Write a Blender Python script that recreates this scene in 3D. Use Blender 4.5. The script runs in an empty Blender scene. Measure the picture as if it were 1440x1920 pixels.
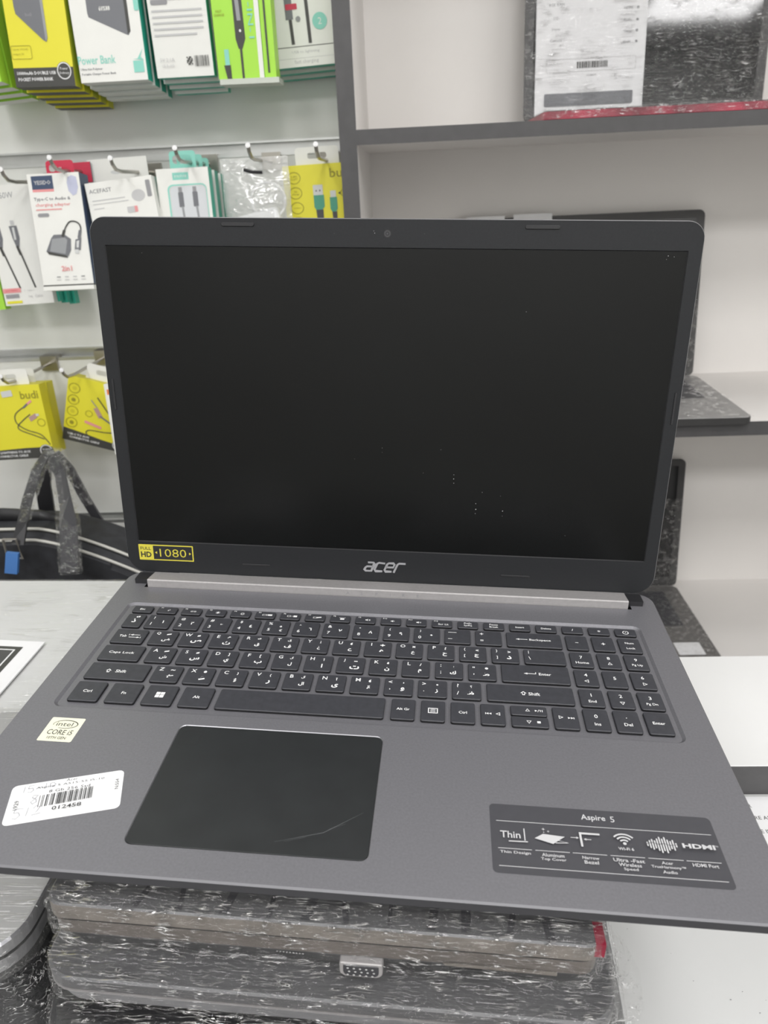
import bpy, bmesh, math, random
from mathutils import Matrix, Vector, geometry, noise
SC = bpy.context.scene
COL = SC.collection
MM = 0.001
random.seed(7)

# ------------------------------------------------------------------ camera
CM = Matrix(((0.99837, -0.02391, -0.05186), (0.03771, -0.40589, 0.91314), (-0.04289, -0.91361, -0.40433)))
CAM = Vector((0, 0, 1200.0))
FPX = 1388.0
cd = bpy.data.cameras.new('camera')
cd.sensor_fit = 'VERTICAL'; cd.sensor_height = 24.0; cd.lens = FPX / 1920 * 24.0
cd.clip_start = 0.01; cd.clip_end = 20
cam = bpy.data.objects.new('camera', cd); COL.objects.link(cam)
r_, u_, b_ = CM @ Vector((1, 0, 0)), CM @ Vector((0, -1, 0)), CM @ Vector((0, 0, -1))
mw = Matrix((r_, u_, b_)).transposed().to_4x4(); mw.translation = CAM * MM
cam.matrix_world = mw
cd.dof.use_dof = True; cd.dof.focus_distance = 0.43; cd.dof.aperture_fstop = 10.0
SC.camera = cam

def at(px, py, Y):
    """point seen at a pixel, on the vertical plane at distance Y (mm)"""
    d = CM @ Vector(((px - 720) / FPX, (py - 960) / FPX, 1.0))
    return d * (Y / d.y) + CAM
def hz(px, py, z):
    """point seen at a pixel, on the horizontal plane at height z (mm)"""
    d = CM @ Vector(((px - 720) / FPX, (py - 960) / FPX, 1.0))
    return d * ((z - CAM.z) / d.z) + CAM

# ------------------------------------------------------------------ world, exposure, lamps
SC.view_settings.view_transform = 'Standard'
SC.view_settings.look = 'None'
SC.view_settings.gamma = 1.0
SC.view_settings.use_curve_mapping = False
SC.view_settings.exposure = 0.0
W = bpy.data.worlds.new('world'); SC.world = W; W.use_nodes = True
W.node_tree.nodes['Background'].inputs[0].default_value = (0.90, 0.95, 1.0, 1)
W.node_tree.nodes['Background'].inputs[1].default_value = 0.25
LAMPS = [(x, y, w) for y, w in ((-1.9, 21), (-0.6, 8), (0.7, 1.8)) for x in (-0.9, 0.3, 1.5)]   # ceiling panels x, y, watts

# ------------------------------------------------------------------ materials
MATS = {}
def mat(name, col, rough=0.5, metal=0.0, spec=0.5, var=0.0, vscale=40.0, bump=0.0, bscale=400.0, coat=0.0):
    if name in MATS: return MATS[name]
    m = bpy.data.materials.new(name); m.use_nodes = True
    nt = m.node_tree; b = nt.nodes['Principled BSDF']
    b.inputs['Base Color'].default_value = (*col, 1)
    b.inputs['Roughness'].default_value = rough
    b.inputs['Metallic'].default_value = metal
    b.inputs['Specular IOR Level'].default_value = spec
    b.inputs['Coat Weight'].default_value = coat
    b.inputs['Coat Roughness'].default_value = 0.08
    tc = nt.nodes.new('ShaderNodeTexCoord')
    if var:
        n = nt.nodes.new('ShaderNodeTexNoise'); n.inputs['Scale'].default_value = vscale; n.inputs['Detail'].default_value = 5
        nt.links.new(tc.outputs['Object'], n.inputs['Vector'])
        r = nt.nodes.new('ShaderNodeMapRange')
        r.inputs['To Min'].default_value = 1 - var; r.inputs['To Max'].default_value = 1 + var
        r.inputs['From Min'].default_value = .3; r.inputs['From Max'].default_value = .7
        nt.links.new(n.outputs['Fac'], r.inputs['Value'])
        h = nt.nodes.new('ShaderNodeHueSaturation'); h.inputs['Color'].default_value = (*col, 1)
        nt.links.new(r.outputs['Result'], h.inputs['Value'])
        nt.links.new(h.outputs['Color'], b.inputs['Base Color'])
    if bump:
        n = nt.nodes.new('ShaderNodeTexNoise'); n.inputs['Scale'].default_value = bscale; n.inputs['Detail'].default_value = 3
        nt.links.new(tc.outputs['Object'], n.inputs['Vector'])
        bp = nt.nodes.new('ShaderNodeBump'); bp.inputs['Strength'].default_value = bump; bp.inputs['Distance'].default_value = 0.0004
        nt.links.new(n.outputs['Fac'], bp.inputs['Height']); nt.links.new(bp.outputs['Normal'], b.inputs['Normal'])
    MATS[name] = m; return m

def film(name, tint=(1, 1, 1), cover=0.16, ang=0.6, scale=60.0, stretch=9.0, bump=1.0, rough=0.10, milk=0.06, tilt=0.0, ridge=.7):
    """stretched clear plastic film: transparent, with glossy creases running across it"""
    if name in MATS: return MATS[name]
    m = bpy.data.materials.new(name); m.use_nodes = True; nt = m.node_tree; nt.nodes.clear()
    out = nt.nodes.new('ShaderNodeOutputMaterial'); tr = nt.nodes.new('ShaderNodeBsdfTransparent')
    tr.inputs[0].default_value = (*tint, 1)
    gl = nt.nodes.new('ShaderNodeBsdfGlossy'); gl.inputs['Roughness'].default_value = rough
    df = nt.nodes.new('ShaderNodeBsdfDiffuse'); df.inputs[0].default_value = (.85, .85, .83, 1)
    tc = nt.nodes.new('ShaderNodeTexCoord'); mp = nt.nodes.new('ShaderNodeMapping')
    mp.inputs['Rotation'].default_value = (0.0, tilt, ang); mp.inputs['Scale'].default_value = (scale, scale * stretch, scale * stretch)
    nt.links.new(tc.outputs['Object'], mp.inputs['Vector'])
    n = nt.nodes.new('ShaderNodeTexNoise'); n.inputs['Scale'].default_value = 1.0; n.inputs['Detail'].default_value = 2; n.inputs['Distortion'].default_value = .35
    nt.links.new(mp.outputs[0], n.inputs['Vector'])
    n2 = nt.nodes.new('ShaderNodeTexNoise'); n2.inputs['Scale'].default_value = scale * 1.2; n2.inputs['Detail'].default_value = 2
    nt.links.new(tc.outputs['Object'], n2.inputs['Vector'])
    ad = nt.nodes.new('ShaderNodeMath'); ad.operation = 'ADD'
    nt.links.new(n.outputs['Fac'], ad.inputs[0]); nt.links.new(n2.outputs['Fac'], ad.inputs[1])
    # thin ridges where the stretched noise crosses its mean
    sb = nt.nodes.new('ShaderNodeMath'); sb.operation = 'SUBTRACT'; sb.inputs[1].default_value = .5; nt.links.new(n.outputs['Fac'], sb.inputs[0])
    ab = nt.nodes.new('ShaderNodeMath'); ab.operation = 'ABSOLUTE'; nt.links.new(sb.outputs[0], ab.inputs[0])
    rg = nt.nodes.new('ShaderNodeMapRange'); rg.interpolation_type = 'SMOOTHSTEP'; rg.inputs['From Min'].default_value = 0; rg.inputs['From Max'].default_value = .06
    rg.inputs['To Min'].default_value = .55; rg.inputs['To Max'].default_value = 0; nt.links.new(ab.outputs[0], rg.inputs['Value'])
    a2 = nt.nodes.new('ShaderNodeMath'); a2.operation = 'ADD'; nt.links.new(ad.outputs[0], a2.inputs[0]); nt.links.new(rg.outputs[0], a2.inputs[1])
    bp = nt.nodes.new('ShaderNodeBump'); bp.inputs['Strength'].default_value = bump; bp.inputs['Distance'].default_value = 0.0035
    nt.links.new(a2.outputs[0], bp.inputs['Height']); nt.links.new(bp.outputs['Normal'], gl.inputs['Normal'])
    # crease mask: the ridges reflect more, in patches
    pt = nt.nodes.new('ShaderNodeMapRange'); pt.inputs['From Min'].default_value = .46; pt.inputs['From Max'].default_value = .60
    pt.inputs['To Min'].default_value = .04; pt.inputs['To Max'].default_value = 1.0
    n3 = nt.nodes.new('ShaderNodeTexNoise'); n3.inputs['Scale'].default_value = scale * 2.2; n3.inputs['Detail'].default_value = 3
    nt.links.new(tc.outputs['Object'], n3.inputs['Vector']); nt.links.new(n3.outputs['Fac'], pt.inputs['Value'])
    mu = nt.nodes.new('ShaderNodeMath'); mu.operation = 'MULTIPLY'; nt.links.new(rg.outputs[0], mu.inputs[0]); nt.links.new(pt.outputs[0], mu.inputs[1])
    rp = nt.nodes.new('ShaderNodeMapRange'); rp.inputs['From Min'].default_value = .05; rp.inputs['From Max'].default_value = .5
    rp.inputs['To Min'].default_value = cover; rp.inputs['To Max'].default_value = ridge
    nt.links.new(mu.outputs[0], rp.inputs['Value'])
    mx = nt.nodes.new('ShaderNodeMixShader'); nt.links.new(rp.outputs[0], mx.inputs[0])
    nt.links.new(tr.outputs[0], mx.inputs[1]); nt.links.new(gl.outputs[0], mx.inputs[2])
    m2 = nt.nodes.new('ShaderNodeMixShader'); m2.inputs[0].default_value = milk
    nt.links.new(mx.outputs[0], m2.inputs[1]); nt.links.new(df.outputs[0], m2.inputs[2])
    nt.links.new(m2.outputs[0], out.inputs[0])
    MATS[name] = m; return m

def emis(name, col, s):
    m = bpy.data.materials.new(name); m.use_nodes = True
    b = m.node_tree.nodes['Principled BSDF']
    b.inputs['Emission Color'].default_value = (*col, 1); b.inputs['Emission Strength'].default_value = s
    MATS[name] = m; return m

WHITE = mat('white_laminate', (.72, .72, .70), .42, var=.03, vscale=6)
CABW = mat('cabinet_white', (.76, .735, .71), .5, var=.02, vscale=5)
SLAT = mat('slatwall_board', (.74, .745, .715), .45, var=.03, vscale=4)
EDGE = mat('dark_edge_band', (.072, .070, .072), .45, var=.08, vscale=60)
ALU = mat('aluminium', (.62, .63, .62), .30, metal=.85, var=.05)
STEEL = mat('hook_steel', (.42, .40, .36), .28, metal=.9)
BOARDW = mat('board_white', (.74, .74, .735), .35, var=.01, vscale=8)
TABLE = mat('table_white', (.60, .605, .60), .35, var=.02, vscale=8)
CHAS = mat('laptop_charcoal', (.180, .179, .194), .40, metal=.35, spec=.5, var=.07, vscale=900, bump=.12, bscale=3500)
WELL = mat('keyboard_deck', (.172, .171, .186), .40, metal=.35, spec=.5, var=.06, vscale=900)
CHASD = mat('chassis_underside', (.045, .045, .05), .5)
RIM = mat('chamfer_bright', (.34, .34, .36), .3, metal=.8)
RIM2 = mat('chamfer_chassis', (.15, .15, .16), .45, metal=.3)
BEZ = mat('bezel_plastic', (.016, .017, .019), .5, spec=.28, var=.08, vscale=700, bump=.15, bscale=3000)
KEY = mat('key_black', (.042, .043, .050), .46, spec=.4, var=.12, vscale=300)
KEYS_ = mat('key_side', (.006, .006, .007), .5)
INK = mat('legend_white', (.80, .80, .80), .5)
PAD = mat('touchpad', (.022, .024, .025), .34, spec=.35, var=.12, vscale=60)
SCREEN = mat('lcd_glass', (.0022, .0026, .0026), .23, spec=.30, var=.2, vscale=12)
SILVER = mat('hinge_silver', (.40, .385, .385), .45, metal=.3, var=.05, vscale=500)
RUB = mat('rubber_black', (.015, .015, .017), .55)
CREAM = mat('sticker_cream', (.80, .79, .62), .35)
PAPER = mat('label_white', (.86, .86, .87), .45)
PINK = mat('print_black', (.02, .02, .022), .5)
PENC = mat('pen_grey', (.16, .16, .19), .5)
GOLD = mat('sticker_yellow', (.62, .55, .06), .35)
DSTK = mat('sticker_grey', (.058, .058, .066), .36, var=.04, vscale=200)
LINK = mat('sticker_print_light', (.55, .55, .56), .45)
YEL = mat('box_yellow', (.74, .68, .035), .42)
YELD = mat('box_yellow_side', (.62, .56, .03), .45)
TEAL = mat('box_teal', (.03, .42, .30), .4)
GRN = mat('box_lime', (.38, .72, .06), .42)
BXW = mat('box_white', (.78, .78, .74), .42, var=.02, vscale=30)
BXG = mat('box_light_grey', (.60, .61, .60), .5)
NAVY = mat('box_navy', (.045, .07, .13), .45)
REDD = mat('laptop_red', (.28, .02, .045), .4, var=.5, vscale=30)
RED = mat('box_red', (.55, .02, .06), .42)
INKG = mat('print_grey', (.28, .28, .29), .5)
INKL = mat('print_pale', (.52, .52, .52), .5)
INKD = mat('print_dark', (.05, .05, .045), .5)
OLV = mat('print_olive', (.30, .27, .02), .5)
DEV = mat('print_device_grey', (.16, .165, .18), .45)
DEV2 = mat('print_device_mid', (.30, .31, .32), .45)
MINT = mat('print_mint', (.25, .62, .52), .45)
BLK = mat('black_plastic', (.018, .018, .02), .38)
DK = mat('dark_plastic', (.05, .05, .055), .35)
BAGM = mat('bag_fabric', (.022, .023, .027), .7, var=.4, vscale=60, bump=.6, bscale=500)
ZIP = mat('piping_silver', (.55, .54, .50), .4)
GREYL = mat('laptop_silver_grey', (.30, .30, .31), .38, metal=.35, var=.04)
GREYD = mat('laptop_mid_grey', (.12, .12, .125), .4, metal=.3, var=.08, vscale=60)
TAN2 = mat('laptop_brown_edge', (.12, .105, .095), .5, var=.2, vscale=60)
TAN = mat('laptop_tan_edge', (.17, .152, .135), .5, var=.2, vscale=60)
FLOOR = mat('floor_grey', (.13, .125, .12), .5, var=.1, vscale=3)
WALLP = mat('wall_paint', (.78, .78, .76), .7)
CEILP = mat('ceiling_paint', (.80, .80, .79), .7)
PPINK = mat('print_pink', (.75, .30, .30), .5)
ORG = mat('print_orange', (.75, .20, .05), .5)
BLUE = mat('blue_webbing', (.05, .16, .42), .5)
SHT = mat('paper_sheet', (.78, .78, .79), .5)
TRAY = mat('tray_translucent', (.55, .58, .52), .3)
DGRN = mat('dark_green', (.02, .10, .04), .5)
FILM = film('cling_film', cover=.04, ang=.05, tilt=-.9, scale=55, stretch=8, rough=.05, milk=.010)
FILMH = film('cling_film_heavy', cover=.06, ang=.12, tilt=.25, scale=50, stretch=6, rough=.05, milk=.008, ridge=.95)
FILMT = film('cling_film_tan', cover=.045, ang=.05, tilt=-.75, scale=60, stretch=8, rough=.05, milk=.022, ridge=.9)
FILMS = film('cling_film_screen', cover=.05, ang=.6, scale=20, stretch=18, bump=.8, rough=.05, milk=.012, ridge=.5)
FILMW = film('cling_film_flat', cover=.06, ang=-.45, scale=14, stretch=16, bump=.5, rough=.12, milk=.05, ridge=.28)
BAGF = film('poly_bag', cover=.12, ang=.2, scale=26, stretch=2, ridge=.4, bump=.5, rough=.12, milk=.26)

# ------------------------------------------------------------------ mesh helpers (all dimensions in millimetres)
class MB:
    def __init__(s, xf=None):
        s.v = []; s.f = []; s.mi = []; s.ms = []; s.xf = xf or Matrix.Identity(4)
    def slot(s, m):
        if m not in s.ms: s.ms.append(m)
        return s.ms.index(m)
    def add(s, vs, fs, m, xf=None):
        k = len(s.v); X = s.xf @ xf if xf is not None else s.xf
        s.v += [X @ Vector(v) for v in vs]
        i = s.slot(m)
        for f in fs: s.f.append([k + j for j in f]); s.mi.append(i)
        return s
    def box(s, x0, y0, z0, x1, y1, z1, m, xf=None):
        v = [(x0, y0, z0), (x1, y0, z0), (x1, y1, z0), (x0, y1, z0), (x0, y0, z1), (x1, y0, z1), (x1, y1, z1), (x0, y1, z1)]
        return s.add(v, [(0, 3, 2, 1), (4, 5, 6, 7), (0, 1, 5, 4), (1, 2, 6, 5), (2, 3, 7, 6), (3, 0, 4, 7)], m, xf)
    def boxm(s, x0, y0, z0, x1, y1, z1, front, side, under=None, xf=None):
        v = [(x0, y0, z0), (x1, y0, z0), (x1, y1, z0), (x0, y1, z0), (x0, y0, z1), (x1, y0, z1), (x1, y1, z1), (x0, y1, z1)]
        s.add(v, [(0, 1, 5, 4)], front, xf); s.add(v, [(0, 3, 2, 1)], under or side, xf)
        return s.add(v, [(4, 5, 6, 7), (1, 2, 6, 5), (2, 3, 7, 6), (3, 0, 4, 7)], side, xf)
    def loft(s, rings, m, cap=True, xf=None, ms=None):
        n = len(rings[0]); vs = [p for r in rings for p in r]
        for k in range(len(rings) - 1):
            mm = ms[k] if ms else m
            s.add([*rings[k], *rings[k + 1]], [(i, (i + 1) % n, n + (i + 1) % n, n + i) for i in range(n)], mm, xf)
        if cap:
            s.add(rings[0], [tuple(range(n))[::-1]], ms[0] if ms else m, xf); s.add(rings[-1], [tuple(range(n))], ms[-1] if ms else m, xf)
        return s
    def prism(s, out, z0, z1, m, ch=0.0, side=None, xf=None):
        """outline (list of x,y) raised from z0 to z1, upper edge chamfered by ch"""
        rings = [[(x, y, z0) for x, y in out]]
        if ch:
            rings.append([(x, y, z1 - ch) for x, y in out]); rings.append([(x, y, z1) for x, y in inset(out, ch)])
        else: rings.append([(x, y, z1) for x, y in out])
        ms = [side or m] * (len(rings) - 1)
        if ch: ms[-1] = m
        n = len(out)
        for k in range(len(rings) - 1):
            s.add([*rings[k], *rings[k + 1]], [(i, (i + 1) % n, n + (i + 1) % n, n + i) for i in range(n)], ms[k], xf)
        s.add(rings[0], [tuple(range(n))[::-1]], side or m, xf); s.add(rings[-1], [tuple(range(n))], m, xf)
        return s
    def holed(s, loops, z, m, xf=None, flip=False):
        """flat polygon with holes"""
        pl = [[Vector((x, y, 0)) for x, y in l] for l in loops]
        t = geometry.tessellate_polygon(pl); vs = [(x, y, z) for l in loops for x, y in l]
        fs = []
        for a, b, c in t:
            A, B, C_ = vs[a], vs[b], vs[c]
            cr = (B[0] - A[0]) * (C_[1] - A[1]) - (B[1] - A[1]) * (C_[0] - A[0])
            fs.append((a, b, c) if (cr > 0) != flip else (a, c, b))
        return s.add(vs, fs, m, xf)
    def band(s, l0, z0, l1, z1, m, xf=None):
        n = len(l0)
        return s.add([(x, y, z0) for x, y in l0] + [(x, y, z1) for x, y in l1], [(i, (i + 1) % n, n + (i + 1) % n, n + i) for i in range(n)], m, xf)
    def tube(s, pts, r, m, n=8, flat=1.0, xf=None):
        pts = [Vector(p) for p in pts]; rings = []
        up = Vector((0, 0, 1))
        for i, p in enumerate(pts):
            t = (pts[min(i + 1, len(pts) - 1)] - pts[max(i - 1, 0)]).normalized()
            a = t.cross(up)
            if a.length < .05: a = t.cross(Vector((1, 0, 0)))
            a.normalize(); b = a.cross(t).normalized()
            rr = r[i] if isinstance(r, (list, tuple)) else r
            rings.append([p + a * rr * math.cos(2 * math.pi * k / n) + b * rr * flat * math.sin(2 * math.pi * k / n) for k in range(n)])
        return s.loft(rings, m, True, xf)
    def build(s, name, parent=None, smooth=False, loc=None, rot=None):
        me = bpy.data.meshes.new(name)
        me.from_pydata([v * MM for v in s.v], [], s.f)
        for m in s.ms: me.materials.append(m)
        me.polygons.foreach_set('material_index', s.mi)
        if smooth: me.polygons.foreach_set('use_smooth', [True] * len(me.polygons))
        me.update()
        o = bpy.data.objects.new(name, me); COL.objects.link(o)
        if parent is not None: o.parent = parent
        if loc is not None: o.location = Vector(loc) * MM
        if rot is not None: o.rotation_euler = rot
        return o

def rrect(x0, y0, x1, y1, r, n=5):
    rs = r if isinstance(r, (list, tuple)) else [r] * 4     # bl, br, tr, tl
    out = []
    for (cx, cy, a0, q) in ((x0, y0, 180, 0), (x1, y0, 270, 1), (x1, y1, 0, 2), (x0, y1, 90, 3)):
        rr = max(rs[q], 1e-3); sx = 1 if q in (0, 3) else -1; sy = 1 if q in (0, 1) else -1
        for k in range(n + 1):
            a = math.radians(a0 + 90 * k / n)
            out.append((cx + sx * rr + rr * math.cos(a), cy + sy * rr + rr * math.sin(a)))
    return out
def inset(out, d):
    cx = sum(p[0] for p in out) / len(out); n = len(out); res = []
    for i in range(n):
        a, b, c = Vector(out[i - 1]), Vector(out[i]), Vector(out[(i + 1) % n])
        t = (c - a); t.normalize(); nn = Vector((-t.y, t.x))
        res.append((b.x + nn.x * d, b.y + nn.y * d))
    return res
def circ(cx, cy, r, n=24, ry=None):
    return [(cx + r * math.cos(2 * math.pi * k / n), cy + (ry or r) * math.sin(2 * math.pi * k / n)) for k in range(n)]

_G = {}
def glyph(s, res=2, off=0.0, space=1.0):
    k = (s, res, off, space)
    if k not in _G:
        c = bpy.data.curves.new('t', 'FONT'); c.body = s; c.resolution_u = res; c.offset = off; c.space_character = space
        c.align_x = 'CENTER'; c.space_line = .95
        o = bpy.data.objects.new('t', c); me = bpy.data.meshes.new_from_object(o)
        vs = [(v.co.x, v.co.y) for v in me.vertices]; fs = [tuple(p.vertices) for p in me.polygons]
        bpy.data.objects.remove(o); bpy.data.meshes.remove(me); bpy.data.curves.remove(c)
        _G[k] = (vs, fs)
    return _G[k]

class Art(MB):
    """printing on a flat face: x right, y up, raised a hair per layer"""
    def __init__(s, xf=None, lift=0.06, step=0.03):
        super().__init__(xf); s.h = lift; s.step = step; s.q = lift
    def lay(s): s.q += s.step; return s.q
    def poly(s, pts, m, h=None):
        h = h or s.lay(); return s.holed([pts], h, m)
    def rect(s, x0, y0, x1, y1, m, r=0.0, rot=0):
        o = rrect(x0, y0, x1, y1, r, 3) if r else [(x0, y0), (x1, y0), (x1, y1), (x0, y1)]
        if rot:
            cx, cy = (x0 + x1) / 2, (y0 + y1) / 2; c, n = math.cos(rot), math.sin(rot)
            o = [(cx + (x - cx) * c - (y - cy) * n, cy + (x - cx) * n + (y - cy) * c) for x, y in o]
        return s.poly(o, m)
    def frame(s, x0, y0, x1, y1, w, m, r=0.0):
        return s.holed([rrect(x0, y0, x1, y1, max(r, .01), 3), rrect(x0 + w, y0 + w, x1 - w, y1 - w, max(r - w, .01), 3)], s.lay(), m)
    def disc(s, x, y, r, m, ry=None, n=20): return s.poly(circ(x, y, r, n, ry), m)
    def ring(s, x, y, r, w, m, n=24, ry=None):
        ry = ry or r
        return s.holed([circ(x, y, r, n, ry), circ(x, y, r - w, n, ry - w)], s.lay(), m)
    def stroke(s, pts, w, m, h=None):
        h = h or s.lay(); P = [Vector(p) for p in pts]; L = []; R = []
        for i, p in enumerate(P):
            a = P[max(i - 1, 0)]; b = P[min(i + 1, len(P) - 1)]
            t = (b - a); t.normalize(); n = Vector((-t.y, t.x))
            k = 1.0
            if 0 < i < len(P) - 1:
                t1 = (p - P[i - 1]).normalized(); c = max(.5, abs(t1.dot(t))); k = 1 / c
            ww = w[i] if isinstance(w, (list, tuple)) else w
            L.append(p + n * ww / 2 * k); R.append(p - n * ww / 2 * k)
        vs = [(q.x, q.y, h) for q in L + R]; k = len(P)
        return s.add(vs, [(i + k, i + 1 + k, i + 1, i) for i in range(k - 1)], m)
    def text(s, t, cx, cy, m, h=None, w=None, off=0.0, res=2, rot=0.0, shear=0.0, space=1.0, left=False):
        vs, fs = glyph(t, res, off, space)
        if not vs: return s
        x0 = min(v[0] for v in vs); x1 = max(v[0] for v in vs); y0 = min(v[1] for v in vs); y1 = max(v[1] for v in vs)
        gw, gh = max(x1 - x0, 1e-4), max(y1 - y0, 1e-4)
        if h and w: sx, sy = w / gw, h / gh
        elif h: sx = sy = h / gh
        else: sx = sy = w / gw
        q = s.lay(); c, n = math.cos(rot), math.sin(rot); out = []
        for x, y in vs:
            X = (x - (x0 if left else (x0 + x1) / 2)) * sx; Y = (y - (y0 + y1) / 2) * sy; X += shear * Y
            out.append((cx + X * c - Y * n, cy + X * n + Y * c, q))
        return s.add(out, fs, m)

def empty(name, loc=(0, 0, 0), mtx=None):
    o = bpy.data.objects.new(name, None); COL.objects.link(o); o.empty_display_size = .02
    if mtx is not None: o.matrix_world = mtx
    else: o.location = Vector(loc) * MM
    return o
def tag(o, label=None, cat=None, group=None, kind=None):
    if label: o['label'] = label
    if cat: o['category'] = cat
    if group: o['group'] = group
    if kind: o['kind'] = kind
    return o
def struct(o): o['kind'] = 'structure'; return o
def copy_tree(o, parent=None):
    c = o.copy(); COL.objects.link(c); c.parent = parent
    for ch in o.children: copy_tree(ch, c)
    return c
def frame_mtx(origin, X, Y, Z):
    m = Matrix((X, Y, Z)).transposed().to_4x4(); m.translation = Vector(origin) * MM; return m
FRONT = Matrix(((1, 0, 0, 0), (0, 0, -1, 0), (0, 1, 0, 0), (0, 0, 0, 1)))    # art on a face turned to -Y
def front(x=0, y=0, z=0): return Matrix.Translation((x, y, z)) @ FRONT

# ------------------------------------------------------------------ the room
mb = MB(); mb.box(-2600, -2600, -20, 2600, 1900, 0, FLOOR); struct(mb.build('floor'))
mb = MB(); mb.box(-2600, -2600, 2600, 2600, 1900, 2640, CEILP); struct(mb.build('ceiling'))
mb = MB(); mb.box(-2600, 1860, 0, 2600, 1900, 2600, WALLP); struct(mb.build('wall_back'))
mb = MB(); mb.box(-2640, -2600, 0, -2600, 1900, 2600, WALLP); struct(mb.build('wall_left'))
mb = MB(); mb.box(2600, -2600, 0, 2640, 1900, 2600, WALLP); struct(mb.build('wall_right'))
mb = MB(); mb.box(-2600, -2640, 0, 2600, -2600, 2600, WALLP); struct(mb.build('wall_front'))
LEDM = emis('led_panel', (1, .99, .985), 3.0)
for i, (lx, ly, lw) in enumerate(LAMPS):
    root = empty('ceiling_light', (lx * 1000, ly * 1000, 2600))
    tag(root, 'square white ceiling light panel, %s of the row %s' % (('left one', 'middle one', 'right one')[i % 3], ('behind the viewer', 'above the viewer', 'above the counter')[i // 3]), 'light', 'ceiling light panels')
    f = MB(); f.holed([rrect(-310, -310, 310, 310, 4), rrect(-290, -290, 290, 290, 4)], -14, ALU, flip=True)
    f.band(rrect(-310, -310, 310, 310, 4), -14, rrect(-310, -310, 310, 310, 4), 0, ALU); f.build('frame', root)
    d = MB(); d.add([(-290, -290, -12), (290, -290, -12), (290, 290, -12), (-290, 290, -12)], [(0, 3, 2, 1)], LEDM); d.build('diffuser', root)
    L = bpy.data.lights.new('panel_glow', 'AREA'); L.shape = 'SQUARE'; L.size = .58; L.energy = lw; L.color = (1, .99, .985)
    lo = bpy.data.objects.new('panel_glow', L); COL.objects.link(lo); lo.parent = root; lo.location = (0, 0, -.02)

# slatted display wall on the left, Y = 1130
sw = MB(); zs = [500, 704, 983, 1254, 1525, 1796, 2217]
for a, b in zip(zs[:-1], zs[1:]):
    sw.box(-1500, 1130, a + (7 if a > 500 else 0), -90, 1148, b - 9, SLAT)
sw.box(-1500, 1150, 500, -90, 1160, 2217, SLAT)
o = sw.build('wall_slats'); struct(o)
for z in zs[1:-1]:
    c = MB()
    c.box(-1500, 1127.5, z + 5.5, -90, 1131, z + 8, ALU); c.box(-1500, 1144, z - 9, -90, 1149, z + 7, ALU)
    c.box(-1500, 1128.5, z - 11, -90, 1131, z - 7, ALU)
    k = c.build('channel', o); k['label'] = 'aluminium channel strip between boards'

# shelf unit on the right
su = empty('shelf_unit', (-79.2, 1000, 0))
tag(su, 'tall white shelving unit with dark grey front edges, behind the open laptop', 'shelf unit')
def part_box(name, x0, y0, z0, x1, y1, z1, m, parent, band=True):
    b = MB(); b.box(x0, y0 + (1.2 if band else 0), z0, x1, y1, z1, m)
    p = b.build(name, parent); 
    if band:
        e = MB(); e.box(x0, y0, z0, x1, y0 + 1.2, z1, EDGE); e.build('edge_band', p)['label'] = 'dark grey edge band'
    return p
part_box('side_panel', -10.5, 0, 0, 10.5, 290, 2217, CABW, su)
part_box('side_panel', 900, 0, 0, 921, 290, 2217, CABW, su)
for a, b in ((453, 474), (860.2, 880), (1244.8, 1261.5), (1626, 1643), (2200, 2217)):
    part_box('shelf', 10.5, 0, a, 900, 280, b, CABW, su)
part_box('back_panel', 10.5, 280, 440, 900, 288, 2217, CABW, su, False)
part_box('plinth', 10.5, 40, 0, 900, 60, 453, CABW, su, False)
# low base cabinet under the slats
bc = empty('base_cabinet', (-700, 1000, 0)); tag(bc, 'low white cabinet below the slatted wall, under the black bag', 'cabinet')
part_box('cabinet_top', -500, -220, 479, 608, 128, 500, CABW, bc)
part_box('cabinet_body', -500, -190, 0, 608, 128, 479, CABW, bc, False)

# ------------------------------------------------------------------ counter table and raised board
tb = empty('counter_table', (0, 370, 0)); tag(tb, 'white counter table under the stacked laptops', 'table')
b = MB(); b.prism(rrect(-900, -220, 900, 228, 4), 726, 751, TABLE, .8, side=EDGE); b.build('table_top', tb)
for x in (-860, 820):
    for y in (-200, 180):
        b = MB(); b.box(x, y, 0, x + 40, y + 40, 726, EDGE); b.build('leg', tb)
b = MB(); b.prism(rrect(150, 450.5, 880, 594, 2), 751.3, 780, BOARDW, .4, side=EDGE)
tag(b.build('counter_board'), 'raised white board with dark grey front edge, lying at the back of the counter table', 'board')

# dust specks on the table belong to its top
# ------------------------------------------------------------------ the open laptop
BX, BY, BZ = Vector((0.99781, -0.04724, -0.04624)), Vector((0.04741, 0.99887, 0.00265)), Vector((0.04606, -0.00484, 0.99893))
LORG = Vector((-39.459, 206.182, 944.579))
LM = frame_mtx(LORG, BX, BY, BZ)
lap = empty('open_laptop', mtx=LM)
tag(lap, 'large open charcoal laptop with black screen and full keyboard, on the stack of wrapped laptops', 'laptop')
HW = 181.7
outer = rrect(-HW, 0, HW, 248, [9, 9, 11, 11], 8)
well = rrect(-167, 99.3, 165.5, 206.3, 5, 6)
padl = rrect(-92.6, 15.2, 12.9, 91.0, 4, 6)
hc = [(-165, 226.5), (165, 226.5), (165, 240), (-165, 240)]
ch = MB()
ins = inset(outer, .8)
ch.holed([ins, well, padl, hc], 0, CHAS)
ch.band(outer, -.7, ins, 0, RIM2)
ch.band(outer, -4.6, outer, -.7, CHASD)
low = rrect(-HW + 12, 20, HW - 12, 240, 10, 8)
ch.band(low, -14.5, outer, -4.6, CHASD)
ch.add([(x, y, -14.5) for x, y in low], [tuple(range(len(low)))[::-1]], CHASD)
wi = inset(well, 1.6)
ch.band(wi, -1.3, well, 0, CHAS)
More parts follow.
